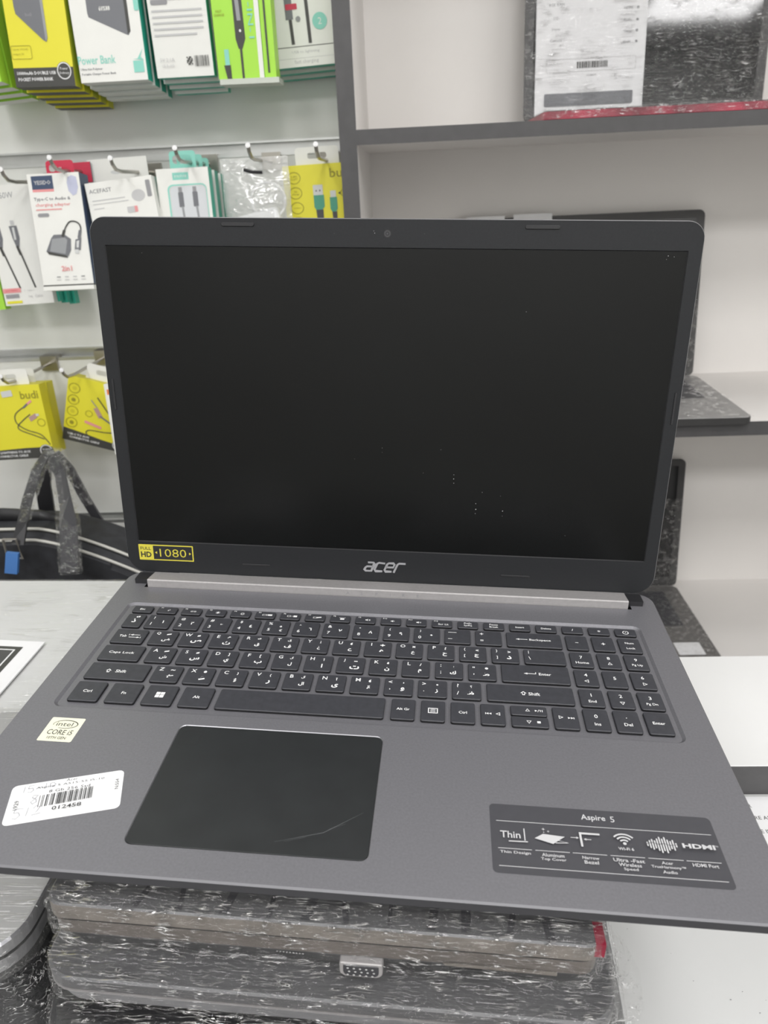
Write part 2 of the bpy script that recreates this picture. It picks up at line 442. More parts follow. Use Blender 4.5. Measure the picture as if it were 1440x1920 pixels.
ch.holed([wi], -1.3, WELL)
pin = inset(padl, .5)
ch.band(pin, -.5, padl, 0, RIM); ch.holed([pin], -.55, RUB)
ch.band(hc, -7, hc, 0, RUB); ch.holed([hc], -7, RUB)
ch.build('chassis', lap)
for x in (-140, 140):
    for y in (35, 225):
        f = MB(); f.prism(rrect(x - 14, y - 4, x + 14, y + 4, 3), -19.2, -14.5, RUB); f.build('rubber_foot', lap)
# touchpad
tp = MB(); tp.prism(inset(padl, .55), -.5, -.12, PAD, .1)
tpo = tp.build('touchpad', lap)
a = Art(lift=-.11)
a.frame(-89.6, 76.6, -79.3, 86.4, .35, RUB)
for p in ([(-28, 22), (-8, 28.5), (8, 41)], [(-24, 22.5), (-15, 25.6)], [(-6, 30.5), (1, 34)]):
    a.stroke(p, [.03] + [.10] * (len(p) - 2) + [.03], DEV2)
a.build('scratches', tpo)['label'] = 'fingerprint square outline and pale scratches'
# keyboard ----------------------------------------------------------
def kp(o): return o
def key(x0, y0, x1, y1, draw=None):
    w, h = x1 - x0, y1 - y0
    m = MB()
    out = rrect(0, 0, w, h, [1.3, 1.3, .9, .9], 3)
    m.prism(out, -1.2, .35, KEY, .35, side=KEYS_)
    k = m.build('key', lap, loc=(x0, y0, 0))
    if draw:
        A = Art(lift=.37, step=.0); draw(A, w, h)
        if A.f: A.build('legend', k)
    return k
def T(s, h=2.3, dx=0, dy=0, w=None, off=.012):
    return lambda A, W, H: A.text(s, W / 2 + dx, H / 2 + dy, INK, h=h, w=w, off=off)
def two(a_, b_, ha=2.6, hb=2.0, dx=0):
    def d(A, W, H):
        A.text(a_, W / 2 + dx, H * .66, INK, h=ha, off=.01); A.text(b_, W / 2 + dx, H * .30, INK, h=hb, off=.01)
    return d
def numk(sym, n, ar, extra=None):
    def d(A, W, H):
        hs = .5 if sym in '_' else (1.3 if sym in '^*' else 2.8)
        if sym == '_': A.rect(2.2, 11.3, 7.4, 11.7, INK); A.rect(2.2, 4.3, 4.8, 4.7, INK); return
        if sym == '+': A.text('+', 3.9, 11.4, INK, h=2.3, off=.01); A.text('=', 3.9, 4.4, INK, h=1.3, off=.01); return
        A.text(sym, 3.9, 11.3, INK, h=hs if sym != '^' else 1.1, off=.012)
        A.text(n, 3.7, 4.6, INK, h=2.9, off=.012)
        if ar: A.text(ar, 10.8, 7.2 if not extra else 8.4, INK, h=(3.0 if ar not in '٠٥' else 1.7), off=.04)
        if extra: A.text(extra, 11.4, 4.1, INK, h=2.4, off=.01)
    return d
def letter(l, up, ar):
    def d(A, W, H):
        A.text(l, 3.9, 11.5, INK, h=2.9, off=.012)
        if up: A.text(up, 10.6, 11.0, INK, h={'ْ': 2.0, 'ـ': .8, '~': 1.1, '،': 2, '.': .9, ',': 1.6, '×': 2.0, ']': 3, '[': 3}.get(up, 2.5) if up not in 'ًٌٍَُِ' else 1.9, off=.03)
        A.text(ar, 10.3, 5.0, INK, h={'ا': 3.6, 'ب': 3.2}.get(ar, 3.4), off=.035)
    return d
def pun(a_, b_, up, ar):
    def d(A, W, H):
        A.text(a_, 3.2, 11.3, INK, h={'"': 1.3, ':': 2.2, '<': 2.2, '>': 2.2}.get(a_, 3.0), off=.012)
        A.text(b_, 3.2, 4.8, INK, h={"'": 1.3, ',': 1.2, '.': .6, ';': 2.6}.get(b_, 3.0), off=.012)
        if up: A.text(up, 10.6, 10.8, INK, h=2.0 if up not in '.,:' else 1.2, off=.03)
        A.text(ar, 10.2, 5.2, INK, h=3.3, off=.035)
    return d
def fnk(n, icon):
    def d(A, W, H):
        A.text(n, 2.6, 6.2, INK, h=1.25, off=.01)
        icon(A, 7.8, 3.6)
    return d
def arrow_l(A, x, y, L=6.2):
    A.stroke([(x, y), (x + L, y)], .45, INK); A.poly([(x - .9, y), (x + 1.2, y + .9), (x + 1.2, y - .9)], INK)
def tri(A, x, y, r, d, w=.35, fill=False):
    P = [(r * .95 * math.cos(math.radians(q)), r * math.sin(math.radians(q))) for q in (90, 210, 330)]
    c, s_ = math.cos(math.radians(d)), math.sin(math.radians(d))
    P = [(x + a_ * c - b_ * s_, y + a_ * s_ + b_ * c) for a_, b_ in P]
    if fill: A.poly(P, INK); return
    cx = sum(p[0] for p in P) / 3; cy = sum(p[1] for p in P) / 3
    Q = [(cx + (p[0] - cx) * .62, cy + (p[1] - cy) * .62) for p in P]
    A.holed([P, Q], A.lay(), INK)
def shiftic(A, x, y):
    P = [(-.7, -1.6), (.7, -1.6), (.7, .1), (1.7, .1), (0, 1.7), (-1.7, .1), (-.7, .1)]
    A.holed([[(x + a_, y + b_) for a_, b_ in P], [(x + a_ * .55, y + b_ * .62) for a_, b_ in P]], A.lay(), INK)
# function row (20 keys)
def ic_t(s, h=1.6, w=None): return lambda A, x, y: A.text(s, x, y, INK, h=h, w=w, off=.02)
def ic_sun(A, x, y, fill=True):
    if fill: A.disc(x, y, .8, INK, n=12)
    else: A.ring(x, y, .95, .3, INK, 12)
    for k in range(8):
        c, s_ = math.cos(k * math.pi / 4), math.sin(k * math.pi / 4); A.stroke([(x + c * 1.05, y + s_ * 1.05), (x + c * 1.5, y + s_ * 1.5)], .3, INK)
def ic_disp(A, x, y):
    A.frame(x - 3.2, y - .8, x - .4, y + .9, .25, INK); A.rect(x + .4, y - .8, x + 3.2, y + .9, INK); A.stroke([(x - .2, y - 1), (x + .2, y + 1)], .2, INK)
def ic_disp2(A, x, y):
    A.frame(x - 3.2, y - .8, x - 1.0, y + .9, .25, INK); A.text('>', x, y, INK, h=.9); A.rect(x + .8, y - .9, x + 3.2, y + 1, INK)
def ic_pad(A, x, y):
    A.frame(x - 2.6, y - 1, x + .2, y + .6, .25, INK, .3); A.rect(x - .6, y - .4, x + 2.8, y + .7, INK, .4, .2)
def ic_kb(A, x, y):
    A.rect(x - 1.3, y - 1.2, x + 1.3, y + .5, INK)
    for k in (-1.6, -.8, 0, .8, 1.6): A.stroke([(x + k * .9, y + .9), (x + k * 1.2, y + 1.5)], .25, INK)
def ic_spk(n):
    def d(A, x, y):
        A.poly([(x - 1.4, y - .4), (x - .7, y - .4), (x + .2, y - 1.1), (x + .2, y + 1.1), (x - .7, y + .4), (x - 1.4, y + .4)], INK)
        if n == 0: A.stroke([(x + .8, y - .8), (x + 1.8, y + .8)], .3, INK); A.stroke([(x + .8, y + .8), (x + 1.8, y - .8)], .3, INK)
        for k in range(n): A.stroke([(x + .7 + .6 * k, y - .5 - .2 * k), (x + .95 + .6 * k, y), (x + .7 + .6 * k, y + .5 + .2 * k)], .25, INK)
    return d
FY0, FY1 = 194.3, 201.6
fr = [T('Esc', 2.0), fnk('F1', ic_t('zᶻ')), fnk('F2', ic_t('((•))', 1.7, 3.6)), fnk('F3', lambda A, x, y: ic_sun(A, x, y, True)), fnk('F4', lambda A, x, y: ic_sun(A, x, y, False)),
      fnk('F5', ic_disp), fnk('F6', ic_disp2), fnk('F7', ic_pad), fnk('F8', ic_kb), fnk('F9', ic_spk(0)), fnk('F10', ic_spk(1)), fnk('F11', ic_spk(2)),
      fnk('F12', lambda A, x, y: A.text('Scr Lk', x - .4, y - .7, INK, h=1.9, off=.012)),
      lambda A, W, H: (A.text('PrtSc', W / 2, 5.3, INK, h=1.7, off=.012), A.text('SysRq', W / 2, 2.7, INK, h=2.0, off=.012)),
      lambda A, W, H: (A.text('Pause', W / 2, 5.2, INK, h=1.7, off=.012), A.text('Break', W / 2, 2.6, INK, h=1.7, off=.012)),
      T('Insert', 1.7, off=.014), T('Delete', 1.7, off=.014), T('/', 2.4), T('*', 2.0),
      lambda A, W, H: (A.ring(W / 2, H / 2 - .2, 1.9, .45, INK), A.rect(W / 2 - .5, H / 2 + .8, W / 2 + .5, H / 2 + 2.2, KEY), A.rect(W / 2 - .22, H / 2 - .3, W / 2 + .22, H / 2 + 2.2, INK))]
for i, d in enumerate(fr):
    x = -161.1 + 16.29 * i; key(x, FY0, x + 13.0, FY1, d)
# number row
y0, y1 = 177.0, 191.8
key(-161.1, y0, -147.9 - 1.4, y1, lambda A, W, H: (A.text('ّ', 7.3, 11.6, INK, h=2.0, off=.03), A.text('ذ', 6, 7.2, INK, h=4.2, off=.03)))
for i, (s_, n_, r_) in enumerate([('!', '1', '١'), ('@', '2', '٢'), ('#', '3', '٣'), ('$', '4', '٤'), ('%', '5', '٥'), ('^', '6', '٦'), ('&', '7', '٧'), ('*', '8', '٨'), ('(', '9', '٩'), (')', '0', '٠'), ('_', '-', ''), ('+', '=', '')]):
    x = -146.8 + 18.94 * i; key(x, y0, x + 16.0, y1, numk(s_, n_, r_, '€' if n_ == '5' else None))
key(80.6, y0, 113.8, y1, lambda A, W, H: (arrow_l(A, 6.5, H / 2 + .3), A.text('Backspace', 20.3, H / 2, INK, h=2.6, w=13, off=.01)))
for x, s_ in ((116.6, '−'), (132.4, '+')): key(x, y0 - .3, x + 12.9, y1 - .4, T(s_, 2.4 if s_ == '+' else .4))
key(148.2, y0 - .6, 161.2, y1 - .6, two('Num', 'Lock', 1.9, 1.9))
# Q row
y0, y1 = 159.6, 174.2
key(-161.1, y0, -141.0, y1, lambda A, W, H: (A.text('Tab', 6, H / 2, INK, h=2.2, off=.012), arrow_l(A, 11, H / 2 + 1.3, 5.4), A.stroke([(10, H / 2 - 1.2), (15.4, H / 2 - 1.2)], .45, INK),
    A.poly([(17, H / 2 - 1.2), (15, H / 2 - .4), (15, H / 2 - 2)], INK), A.rect(9.4, H / 2 + .5, 9.7, H / 2 + 2.1, INK), A.rect(17.2, H / 2 - 2, 17.5, H / 2 - .4, INK)))
qs = [('Q', 'َ', 'ض'), ('W', 'ً', 'ص'), ('E', 'ُ', 'ث'), ('R', 'ٌ', 'ق'), ('T', 'لإ', 'ف'), ('Y', 'إ', 'غ'), ('U', '‘', 'ع'), ('I', '÷', 'ه'), ('O', '×', 'خ'), ('P', '؛', 'ح')]
for i, q in enumerate(qs):
    x = -137.7 + 18.93 * i; key(x, y0, x + 16.0, y1, letter(*q))
key(51.6, y0, 67.6, y1, pun('{', '[', '<', 'ج')); key(70.6, y0, 86.7, y1, pun('}', ']', '>', 'د'))
key(89.7, y0 + .6, 113.8, y1 - .1, lambda A, W, H: (A.text('|', 3.0, 11.2, INK, h=3, off=.01), A.text('\\', 3.2, 5.2, INK, h=3, off=.01)))
nx = (116.7, 132.6, 148.3)
for x, q in zip(nx, (two('7', 'Home', 2.7, 2.2), None, two('9', 'Pg Up', 2.7, 2.4))):
    key(x, y0 - .4, x + 12.9, y1 - .4, q or (lambda A, W, H: (A.text('8', W / 2, H * .68, INK, h=2.7, off=.01), tri(A, W / 2, H * .30, 1.7, 0))))
# A row
y0, y1 = 142.0, 156.8
key(-161.1, y0, -136.3, y1, T('Caps Lock', 2.7, w=15.5))
for i, q in enumerate([('A', 'ِ', 'ش'), ('S', 'ٍ', 'س'), ('D', ']', 'ي'), ('F', '[', 'ب'), ('G', 'لأ', 'ل'), ('H', 'أ', 'ا'), ('J', 'ـ', 'ت'), ('K', '،', 'ن'), ('L', '/', 'م')]):
    x = -132.9 + 18.92 * i; key(x, y0, x + 16.0, y1, letter(*q))
key(37.6, y0, 53.6, y1, pun(':', ';', ':', 'ك')); key(56.5, y0, 72.5, y1, pun('"', "'", '•', 'ط'))
key(75.5, y0, 113.8, y1 + 1.4, lambda A, W, H: (arrow_l(A, 13.5, H / 2, 6), A.rect(19.2, H / 2, 19.6, H / 2 + 1.5, INK), A.text('Enter', 24.6, H / 2, INK, h=2.3, off=.012)))
for x, q in zip(nx, ('4', '5', '6')):
    key(x, y0 - .4, x + 12.9, y1 - .4, (lambda q: (lambda A, W, H: (A.text(q, W / 2, H * (.68 if q != '5' else .56), INK, h=2.7, off=.01), q != '5' and tri(A, W / 2, H * .30, 1.7, 90 if q == '4' else -90))))(q))
# Z row
y0, y1 = 124.3, 139.0
key(-161.1, y0, -125.9, y1, lambda A, W, H: (shiftic(A, 12.2, H / 2), A.text('Shift', 19.5, H / 2, INK, h=2.6, off=.012)))
for i, q in enumerate([('Z', '~', 'ئ'), ('X', 'ْ', 'ء'), ('C', '}', 'ؤ'), ('V', '{', 'ر'), ('B', 'لآ', 'لا'), ('N', 'آ', 'ى'), ('M', '‘', 'ة')]):
    x = -122.8 + 18.92 * i; key(x, y0, x + 16.0, y1, letter(*q))
key(9.7, y0, 25.7, y1, pun('<', ',', ',', 'و')); key(28.5, y0, 44.5, y1, pun('>', '.', '.', 'ز')); key(47.3, y0, 63.3, y1, pun('?', '/', '؟', 'ظ'))
key(66.4, y0, 113.6, y1, lambda A, W, H: (shiftic(A, 20, H / 2 + .3), A.text('Shift', 25.8, H / 2, INK, h=2.6, off=.012)))
for x, q in zip(nx, ('1', '2', '3')):
    key(x, y0 - .4, x + 12.9, y1 - .4, {'1': two('1', 'End', 2.7, 2.1), '3': two('3', 'Pg Dn', 2.7, 2.4)}.get(q) or (lambda A, W, H: (A.text('2', W / 2, H * .68, INK, h=2.7, off=.01), tri(A, W / 2, H * .30, 1.7, 180))))
# bottom row
y0, y1 = 104.7, 121.2
def win(A, W, H):
    for sx in (0, 1):
        for sy in (0, 1):
            A.rect(W / 2 - 2.4 + 2.5 * sx, H / 2 - 2.2 + 2.4 * sy, W / 2 - .15 + 2.5 * sx, H / 2 - .05 + 2.4 * sy, INK)
def menu(A, W, H):
    A.frame(W / 2 - 2.6, H / 2 - 2.1, W / 2 + 2.6, H / 2 + 2.1, .5, INK)
    for k in (-1, 0, 1): A.rect(W / 2 - 1.4, H / 2 + k * .95 - .18, W / 2 + 1.4, H / 2 + k * .95 + .18, INK)
for x, w, d in ((-161.1, 16.8, T('Ctrl', 2.3)), (-140.5, 16.8, T('Fn', 2.1)), (-120.2, 16.8, win), (-99.8, 16.8, T('Alt', 2.2)), (-79.5, 90.8, None),
                (14.9, 12.8, T('Alt Gr', 1.9)), (30.8, 12.8, menu), (46.6, 12.8, T('Ctrl', 2.0)),
                (62.4, 12.8, lambda A, W, H: (tri(A, 9.4, 8.6, 1.6, 90), A.rect(2.4, 7.9, 2.8, 9.3, INK), tri(A, 3.7, 8.6, .9, 90, fill=True), tri(A, 5.2, 8.6, .9, 90, fill=True))),
                (100.4, 12.9, lambda A, W, H: (tri(A, 3.6, 8.9, 1.6, -90), tri(A, 8.0, 8.6, .9, -90, fill=True), tri(A, 9.5, 8.6, .9, -90, fill=True), A.rect(10.4, 7.9, 10.8, 9.3, INK))),
                (116.3, 12.9, two('0', 'Ins', 2.8, 2.2)), (132.0, 13.0, lambda A, W, H: (A.disc(W / 2, 11.2, .3, INK, n=8), A.text('Del', W / 2, 6.0, INK, h=2.3, off=.01))), (148.0, 13.0, T('Enter', 2.1))):
    key(x, y0, x + w, y1 + (.5 if x > 100 else 0), d)
key(78.3, y0 + 8.9, 97.4, y1, lambda A, W, H: (tri(A, 9, 4.0, 1.5, 0), tri(A, 13.3, 4.0, .9, -90, fill=True), A.stroke([(14.3, 3), (15.1, 5)], .25, INK), A.rect(15.5, 3.2, 15.9, 4.9, INK), A.rect(16.5, 3.2, 16.9, 4.9, INK)))
key(78.3, y0, 97.4, y0 + 7.9, lambda A, W, H: (tri(A, 9, 3.9, 1.6, 180), A.rect(13.2, 3.0, 15.0, 4.6, INK)))

# hinge cover bar
hb = MB()
prof = [(227.0, -1.5), (227.0, 5.0), (227.8, 5.6), (242.0, 3.4), (244.5, -1.5)]
hb.loft([[(x, y, z) for y, z in prof] for x in (-162.5, 162.5)], SILVER)
hbo = hb.build('hinge_cover', lap); hbo['label'] = 'silver hinge cover strip'
A = Art(front(0, 227.0, 0))
for s_, x in zip('ASPIRE', (-23.1, -13.8, -3.7, 5.6, 14.6, 24.2)): A.text(s_, x, 2.5, INKG, h=2.2)
A.build('lettering', hbo)
for s_ in (-1, 1): hg = MB(); hg.box(s_ * 168 - 5, 231, -1, s_ * 168 + 5, 241, 3.4, BLK); hg.build('hinge', lap)

# lid
th = 1.4974610667347521
lid = empty('lid', (0, 242.62, 2.85)); lid.parent = lap
lid.rotation_euler = (th, 0, 0)      # local x right, y up the lid, z towards the viewer
lo_ = rrect(-HW, 0, HW, 234.6, [13, 13, 10, 10], 8)
s_ = MB(); s_.band(lo_, -.9, inset(lo_, .5), 0, RIM); s_.band(inset(lo_, .8), -6.2, lo_, -4.8, GREYD); s_.band(lo_, -4.8, lo_, -.9, GREYD)
s_.add([(x, y, -6.2) for x, y in inset(lo_, .8)], [tuple(range(len(lo_)))[::-1]], CHAS)
s_.build('shell', lid)['label'] = 'metal back shell with bright rim'
scr = rrect(-172.9, 23.3, 173.6, 218.4, .4, 2)
b = MB(); bz = inset(lo_, .5); b.holed([bz, scr], 0.0, BEZ); b.band(inset(scr, .5), -.75, scr, 0, BLK)
b.build('bezel', lid)
b = MB(); b.holed([inset(scr, .4)], -.75, SCREEN)
sco = b.build('screen', lid)
A = None
for x0, x1, y, h in ((-99.5, -79.5, 230.6, 1.1), (79.9, 99.9, 230.4, 1.1)): A = Art(); A.prism(rrect(x0, y - h, x1, y + h, 1.0, 3), 0, .7, RUB, .25); A.build('rubber_bumper', lid)
for x0, x1, y in ((-99.2, -79.5, 9.1), (79.4, 99.1, 9.2)): A = Art(); A.prism(rrect(x0, y - .6, x1, y + .6, .5, 3), 0, .5, RUB, .2); A.build('rubber_bumper', lid)
for x in (-177.8, 178.0): A = Art(); A.prism(rrect(x - .7, 116.5, x + .7, 136.8, .6, 3), 0, .6, RUB, .2); A.build('rubber_bumper', lid)
A = Art(lift=.02); A.ring(0, 226.2, 2.2, .5, BLK); A.ring(0, 226.2, 1.7, .4, DK); A.disc(0, 226.2, 1.3, BLK); A.disc(0, 226.2, .5, DK)
A.disc(-31.5, 226, .35, BLK); A.disc(21.8, 226.3, .35, BLK); A.disc(-7.5, 226.4, .25, INKG, n=8); A.disc(-8.0, 227.6, .2, INKG, n=8)
A.build('webcam', lid)
A = Art(lift=-.74)
for x, y, r in ((45, 79.3, .35), (45, 76.5, .45), (45.2, 73.6, .35), (60.2, 60, .4), (60.4, 56, .55), (60.2, 53, .3), (78, 55.5, .5), (64, 68, .3), (78, 52, .25), (162.6, 215.5, .35), (166, 215, .25), (161.8, 213.6, .2), (25, 80, .2),
                (-2, 96, .25), (-2, 93, .2), (36, 96, .25), (76, 66, .2), (84, 183, .25), (-20, 88, .2), (-150, 214, .2), (120, 40, .2)):
    A.disc(x, y, r * .62, LINK, n=7)
A.build('dust', sco)['label'] = 'tiny pale dust specks'
# acer wordmark, drawn as squared italic strokes
A = Art(lift=.03)
LG = mat('logo_silver', (.42, .42, .44), .35, metal=.4)
def ital(pts, x0, y0=7.7, sh=.28): return [(x0 + x + y * sh, y0 + y) for x, y in pts]
w_ = 1.35
A.stroke(ital([(1.2, 7.0), (5.2, 7.0), (6.0, 6.2), (5.2, .7), (1.2, .7), (.3, 1.5), (.6, 3.2), (1.5, 4.0), (5.6, 4.0)], -14.3), w_, LG)
A.stroke(ital([(6.3, 6.6), (2.0, 7.0), (.9, 6.2), (.3, 1.6), (1.2, .7), (6.0, .7)], -7.4), w_, LG)
A.stroke(ital([(.7, 3.9), (5.6, 3.9), (5.9, 6.2), (5.0, 7.0), (1.8, 7.0), (.9, 6.2), (.2, 1.6), (1.1, .7), (5.4, .7)], -.4), w_, LG)
A.stroke(ital([(0, 0), (.9, 6.2), (1.9, 7.0), (6.2, 7.0)], 6.6), w_, LG)
A.build('brand_logo', lid)
# full hd sticker
A = Art(lift=.02)
A.rect(-173.0, 9.4, -133.9, 21.2, GOLD, .4); A.rect(-162.6, 10.2, -134.7, 20.4, BLK)
A.text('FULL', -167.9, 18.2, PINK, h=2.3, w=7.5, off=.01); A.text('HD', -167.9, 13.6, PINK, h=4.2, w=7.6, off=.03)
A.text('1080', -148.5, 15.3, GOLD, h=6.0, w=19, off=-.008)
A.poly([(-161.4, 15.3), (-159.9, 16.3), (-159.9, 14.3)], GOLD); A.poly([(-135.4, 15.3), (-136.9, 16.3), (-136.9, 14.3)], GOLD)
o = A.build('resolution_sticker', lid); o['label'] = 'black and yellow display resolution sticker'

# processor sticker
A = Art(lift=.03); A.rect(-161.0, 72.9, -143.1, 90.6, CREAM, .8)
P = []
for k in range(26):
    t = math.radians(200 - 315 * k / 25); P.append((-151.8 + 6.4 * math.cos(t), 85.6 + 3.0 * math.sin(t)))
A.stroke(P, [.22 + .3 * abs(math.sin(k * .12)) for k in range(26)], INKD)
A.text('intel', -152.2, 85.7, INKD, h=3.0, w=8.6)
A.text('CORE i5', -151.9, 79.6, INKD, h=3.6, w=13.2, off=.004); A.text('10TH GEN', -151.8, 75.5, INKD, h=1.9, w=9.8)
A.build('processor_sticker', lap)['label'] = 'square cream processor sticker'
# price label
pm = Matrix.Translation((-128.5, 38.2, 0)) @ Matrix.Rotation(math.radians(17.6), 4, 'Z')
A = Art(pm, lift=.03); A.rect(-24.7, -12.0, 24.7, 12.0, PAPER, 2.4)
A.text('Acer', 1.4, 10.9, PINK, h=1.6, w=5); A.text('Aspire 5 A515-55 I5-10', 1.0, 8.3, PINK, h=1.7, w=30); A.text('8 Gb 256 Ssd', 1.1, 5.2, PINK, h=1.7, w=18)
x = -11.4; random.seed(11)
while x < 12.4:
    w = random.choice((.25, .25, .5)); A.rect(x, -3.9, x + w, 3.3, PINK); x += w + random.choice((.3, .35, .7, .9))
A.text('012458', 1.6, -6.7, PINK, h=2.3, w=12.5, off=.01)
A.text('1929', -20.6, -1.7, PINK, h=1.9, w=5.6, rot=math.pi / 2); A.text('N:554', 22.3, 2.2, PINK, h=1.6, w=6.4, rot=math.pi / 2)
for P in ([(-18.6, 9.6), (-18.8, 5.6)], [(-14.6, 9.4), (-16.8, 9.4), (-17, 7.6), (-15, 7.6), (-14.6, 6.2), (-15.6, 5.2), (-17, 5.4)], [(-12.8, 7.4), (-10.8, 7.6)], [(-9.4, 9.6), (-9.4, 6.2)],
          [(-6.4, 9.4), (-7.6, 9), (-7.6, 7), (-6.2, 6.6), (-5.2, 8), (-6.2, 9.3), (-6.4, 9.4)],
          [(-11.8, 2.4), (-13.8, 2.8), (-14.2, 1.4), (-12.4, .2), (-12, -1.6), (-13.6, -2.6), (-14.4, -1.2), (-13, .4), (-11.8, 2.4)],
          [(-16.6, -4.6), (-20.2, -4.2), (-20.4, -6.6), (-18.4, -6.6), (-17.6, -8.4), (-19, -10.2), (-20.6, -9.6)], [(-14.6, -4.4), (-15, -9.4)],
          [(-12.6, -5.6), (-11.4, -4), (-9.8, -5), (-10.6, -7.4), (-12.6, -9.4), (-9, -8.8)]):
    A.stroke(P, .22, PENC)
A.build('price_label', lap)['label'] = 'white barcode price label with pencilled numbers'
# feature sticker
A = Art(lift=.03); A.poly(rrect(64.1, 14.6, 160.8, 51.4, 2.2, 5), DSTK)
A.text('Aspire', 109.6, 46.6, LINK, h=3.9, w=10.6, off=.012); A.text('5', 117.9, 46.7, LINK, h=3.2)
A.rect(66.8, 41.6, 158.8, 41.9, LINK); A.rect(66.8, 18.0, 158.6, 18.3, LINK)
xs = [(66.9, 81.0), (82.4, 96.7), (97.9, 112.1), (113.5, 127.6), (128.9, 143.2), (144.4, 158.5)]
for a_, b_ in xs: A.rect(a_, 26.9, b_, 27.2, LINK)
cx = [(a_ + b_) / 2 for a_, b_ in xs]
for c_, ls in zip(cx, (('Thin Design',), ('Aluminum', 'Top Cover'), ('Narrow', 'Bezel'), ('Ultra -Fast', 'Wireless', 'Speed'), ('Acer', 'TrueHarmony™', 'Audio'), ('HDMI Port',))):
    for j, t_ in enumerate(ls): A.text(t_, c_, 24.9 - 2.25 * j, LINK, h=1.75 if t_ not in ('Acer', 'Narrow', 'Audio') else 1.5, w=1.16 * len(t_), off=.014)
A.text('Thin', 72.4, 34.0, LINK, h=3.6, w=8.6, off=.012); A.rect(78.2, 31.2, 78.7, 37.6, LINK); A.stroke([(71.5, 30.4), (79.6, 30.6)], .55, LINK)
A.poly([(82.6, 32.8), (86.4, 35.4), (95.6, 34.6), (90.2, 30.4)], LINK); A.stroke([(91.3, 31.0), (96.6, 31.4), (92.6, 32.4)], .35, LINK)
for x, y, r in ((86.8, 37.9, .9), (88.8, 36.8, .7), (86.8, 36.2, .5)):
    A.poly([(x - r, y), (x - r * .2, y - r * .2), (x, y - r), (x + r * .2, y - r * .2), (x + r, y), (x + r * .2, y + r * .2), (x, y + r), (x - r * .2, y + r * .2)], LINK)
A.stroke([(102.3, 30.0), (102.3, 37.0), (110.6, 37.0)], .9, LINK)
for x0, x1, y in ((98.0, 101.2, 34.4), (106.6, 103.7, 33.8)):
    A.stroke([(x0, y), (x1, y)], .35, LINK); s0 = 1 if x1 > x0 else -1; A.poly([(x1 + s0 * .3, y), (x1 - s0 * .8, y + .6), (x1 - s0 * .8, y - .6)], LINK)
for r in (2.0, 3.6, 5.2):
    A.stroke([(120.4 + r * math.cos(math.radians(t)), 32.9 + r * math.sin(math.radians(t)) * .95) for t in range(40, 141, 10)], .75, LINK)
A.disc(120.4, 32.9, .75, LINK, n=12); A.text('Wi-Fi 6', 120.4, 30.1, LINK, h=1.5, w=6.4, off=.02)
for k, hh in enumerate((1.2, 2.2, 2.9, 2.2, 3.4, 4.4, 3.4, 4.4, 3.0, 2.2, 2.9, 1.2)):
    x = 130.0 + k * 1.07; A.rect(x - .32, 33.6 - hh, x + .32, 33.6 + hh * .9, LINK, .3)
A.stroke([(129.4, 33.4), (132, 34.2), (134.5, 33.4), (137, 34.0), (139, 33.2), (142.5, 33.8)], .22, DSTK)
A.text('HDMI', 151.0, 33.6, LINK, h=2.4, w=13.4, off=.035); A.text('™', 158.4, 34.3, LINK, h=.7)
A.build('feature_sticker', lap)['label'] = 'dark grey feature list sticker with pale icons'

# ------------------------------------------------------------------ the stack of wrapped laptops under it (same tilt)
def crumple(mb_out, parent, name, mat_, n=(46, 34), amp=.9, seed=0, smooth=True):
    pass
def wrap_shell(parent, name, x0, y0, z0, x1, y1, z1, r, m, amp=.9, seed=1, step=5.0, tap=0.0):
    """film shell: a closed sleeve around a rounded slab, with a crumpled surface"""
    per = rrect(x0, y0, x1, y1, r, 5); loop = []
    for i in range(len(per)):
        a_, b_ = Vector(per[i - 1]), Vector(per[i]); d = (b_ - a_).length; k = max(1, int(d / step))
        for j in range(k): loop.append(a_.lerp(b_, j / k))
    n = len(loop); nz = max(2, int((z1 - z0) / 3.5)); vs = []; fs = []
    def wob(p, s): return noise.noise(Vector((p[0] * .06 + seed * 7, p[1] * .05, p[2] * .16 + s))) * amp * 1.5 + noise.noise(Vector((p[0] * .19, p[1] * .2 + seed, p[2] * .3 + s))) * amp * .7
    C = Vector(((x0 + x1) / 2, (y0 + y1) / 2))
    for k in range(nz + 1):
        z = z0 + (z1 - z0) * k / nz
        for q in loop:
            d = (q - C).normalized(); e = wob((q.x, q.y, z), 0) + amp
            if k in (0, nz): e -= 1.2
            e -= tap * max(0.0, .42 - k / nz) / .42
            vs.append((q.x + d.x * e, q.y + d.y * e, z + (wob((q.x, q.y, z), 9) * .5)))
    for k in range(nz):
        for i in range(n): fs.append((k * n + i, k * n + (i + 1) % n, (k + 1) * n + (i + 1) % n, (k + 1) * n + i))
    # top closes inwards by rings
    base = nz * n
    for s in (.995, .98, .95, .9, .8, .6, .3):
        st = len(vs)
        for q in loop:
            p = C + (q - C) * s; vs.append((p.x, p.y, z1 + .5 + wob((p.x, p.y, 0), 3) * .45))
        for i in range(n): fs.append((base + i, base + (i + 1) % n, st + (i + 1) % n, st + i))
        base = st
    st = len(vs); vs.append((C.x, C.y, z1 + .5))
    for i in range(n): fs.append((base + i, base + (i + 1) % n, st))
    b = MB(); b.add(vs, fs, m); o = b.build(name, parent, smooth=True); o['label'] = 'crumpled clear film wrapping'
    return o

TOPT = Matrix.Translation((0, 0, 0))
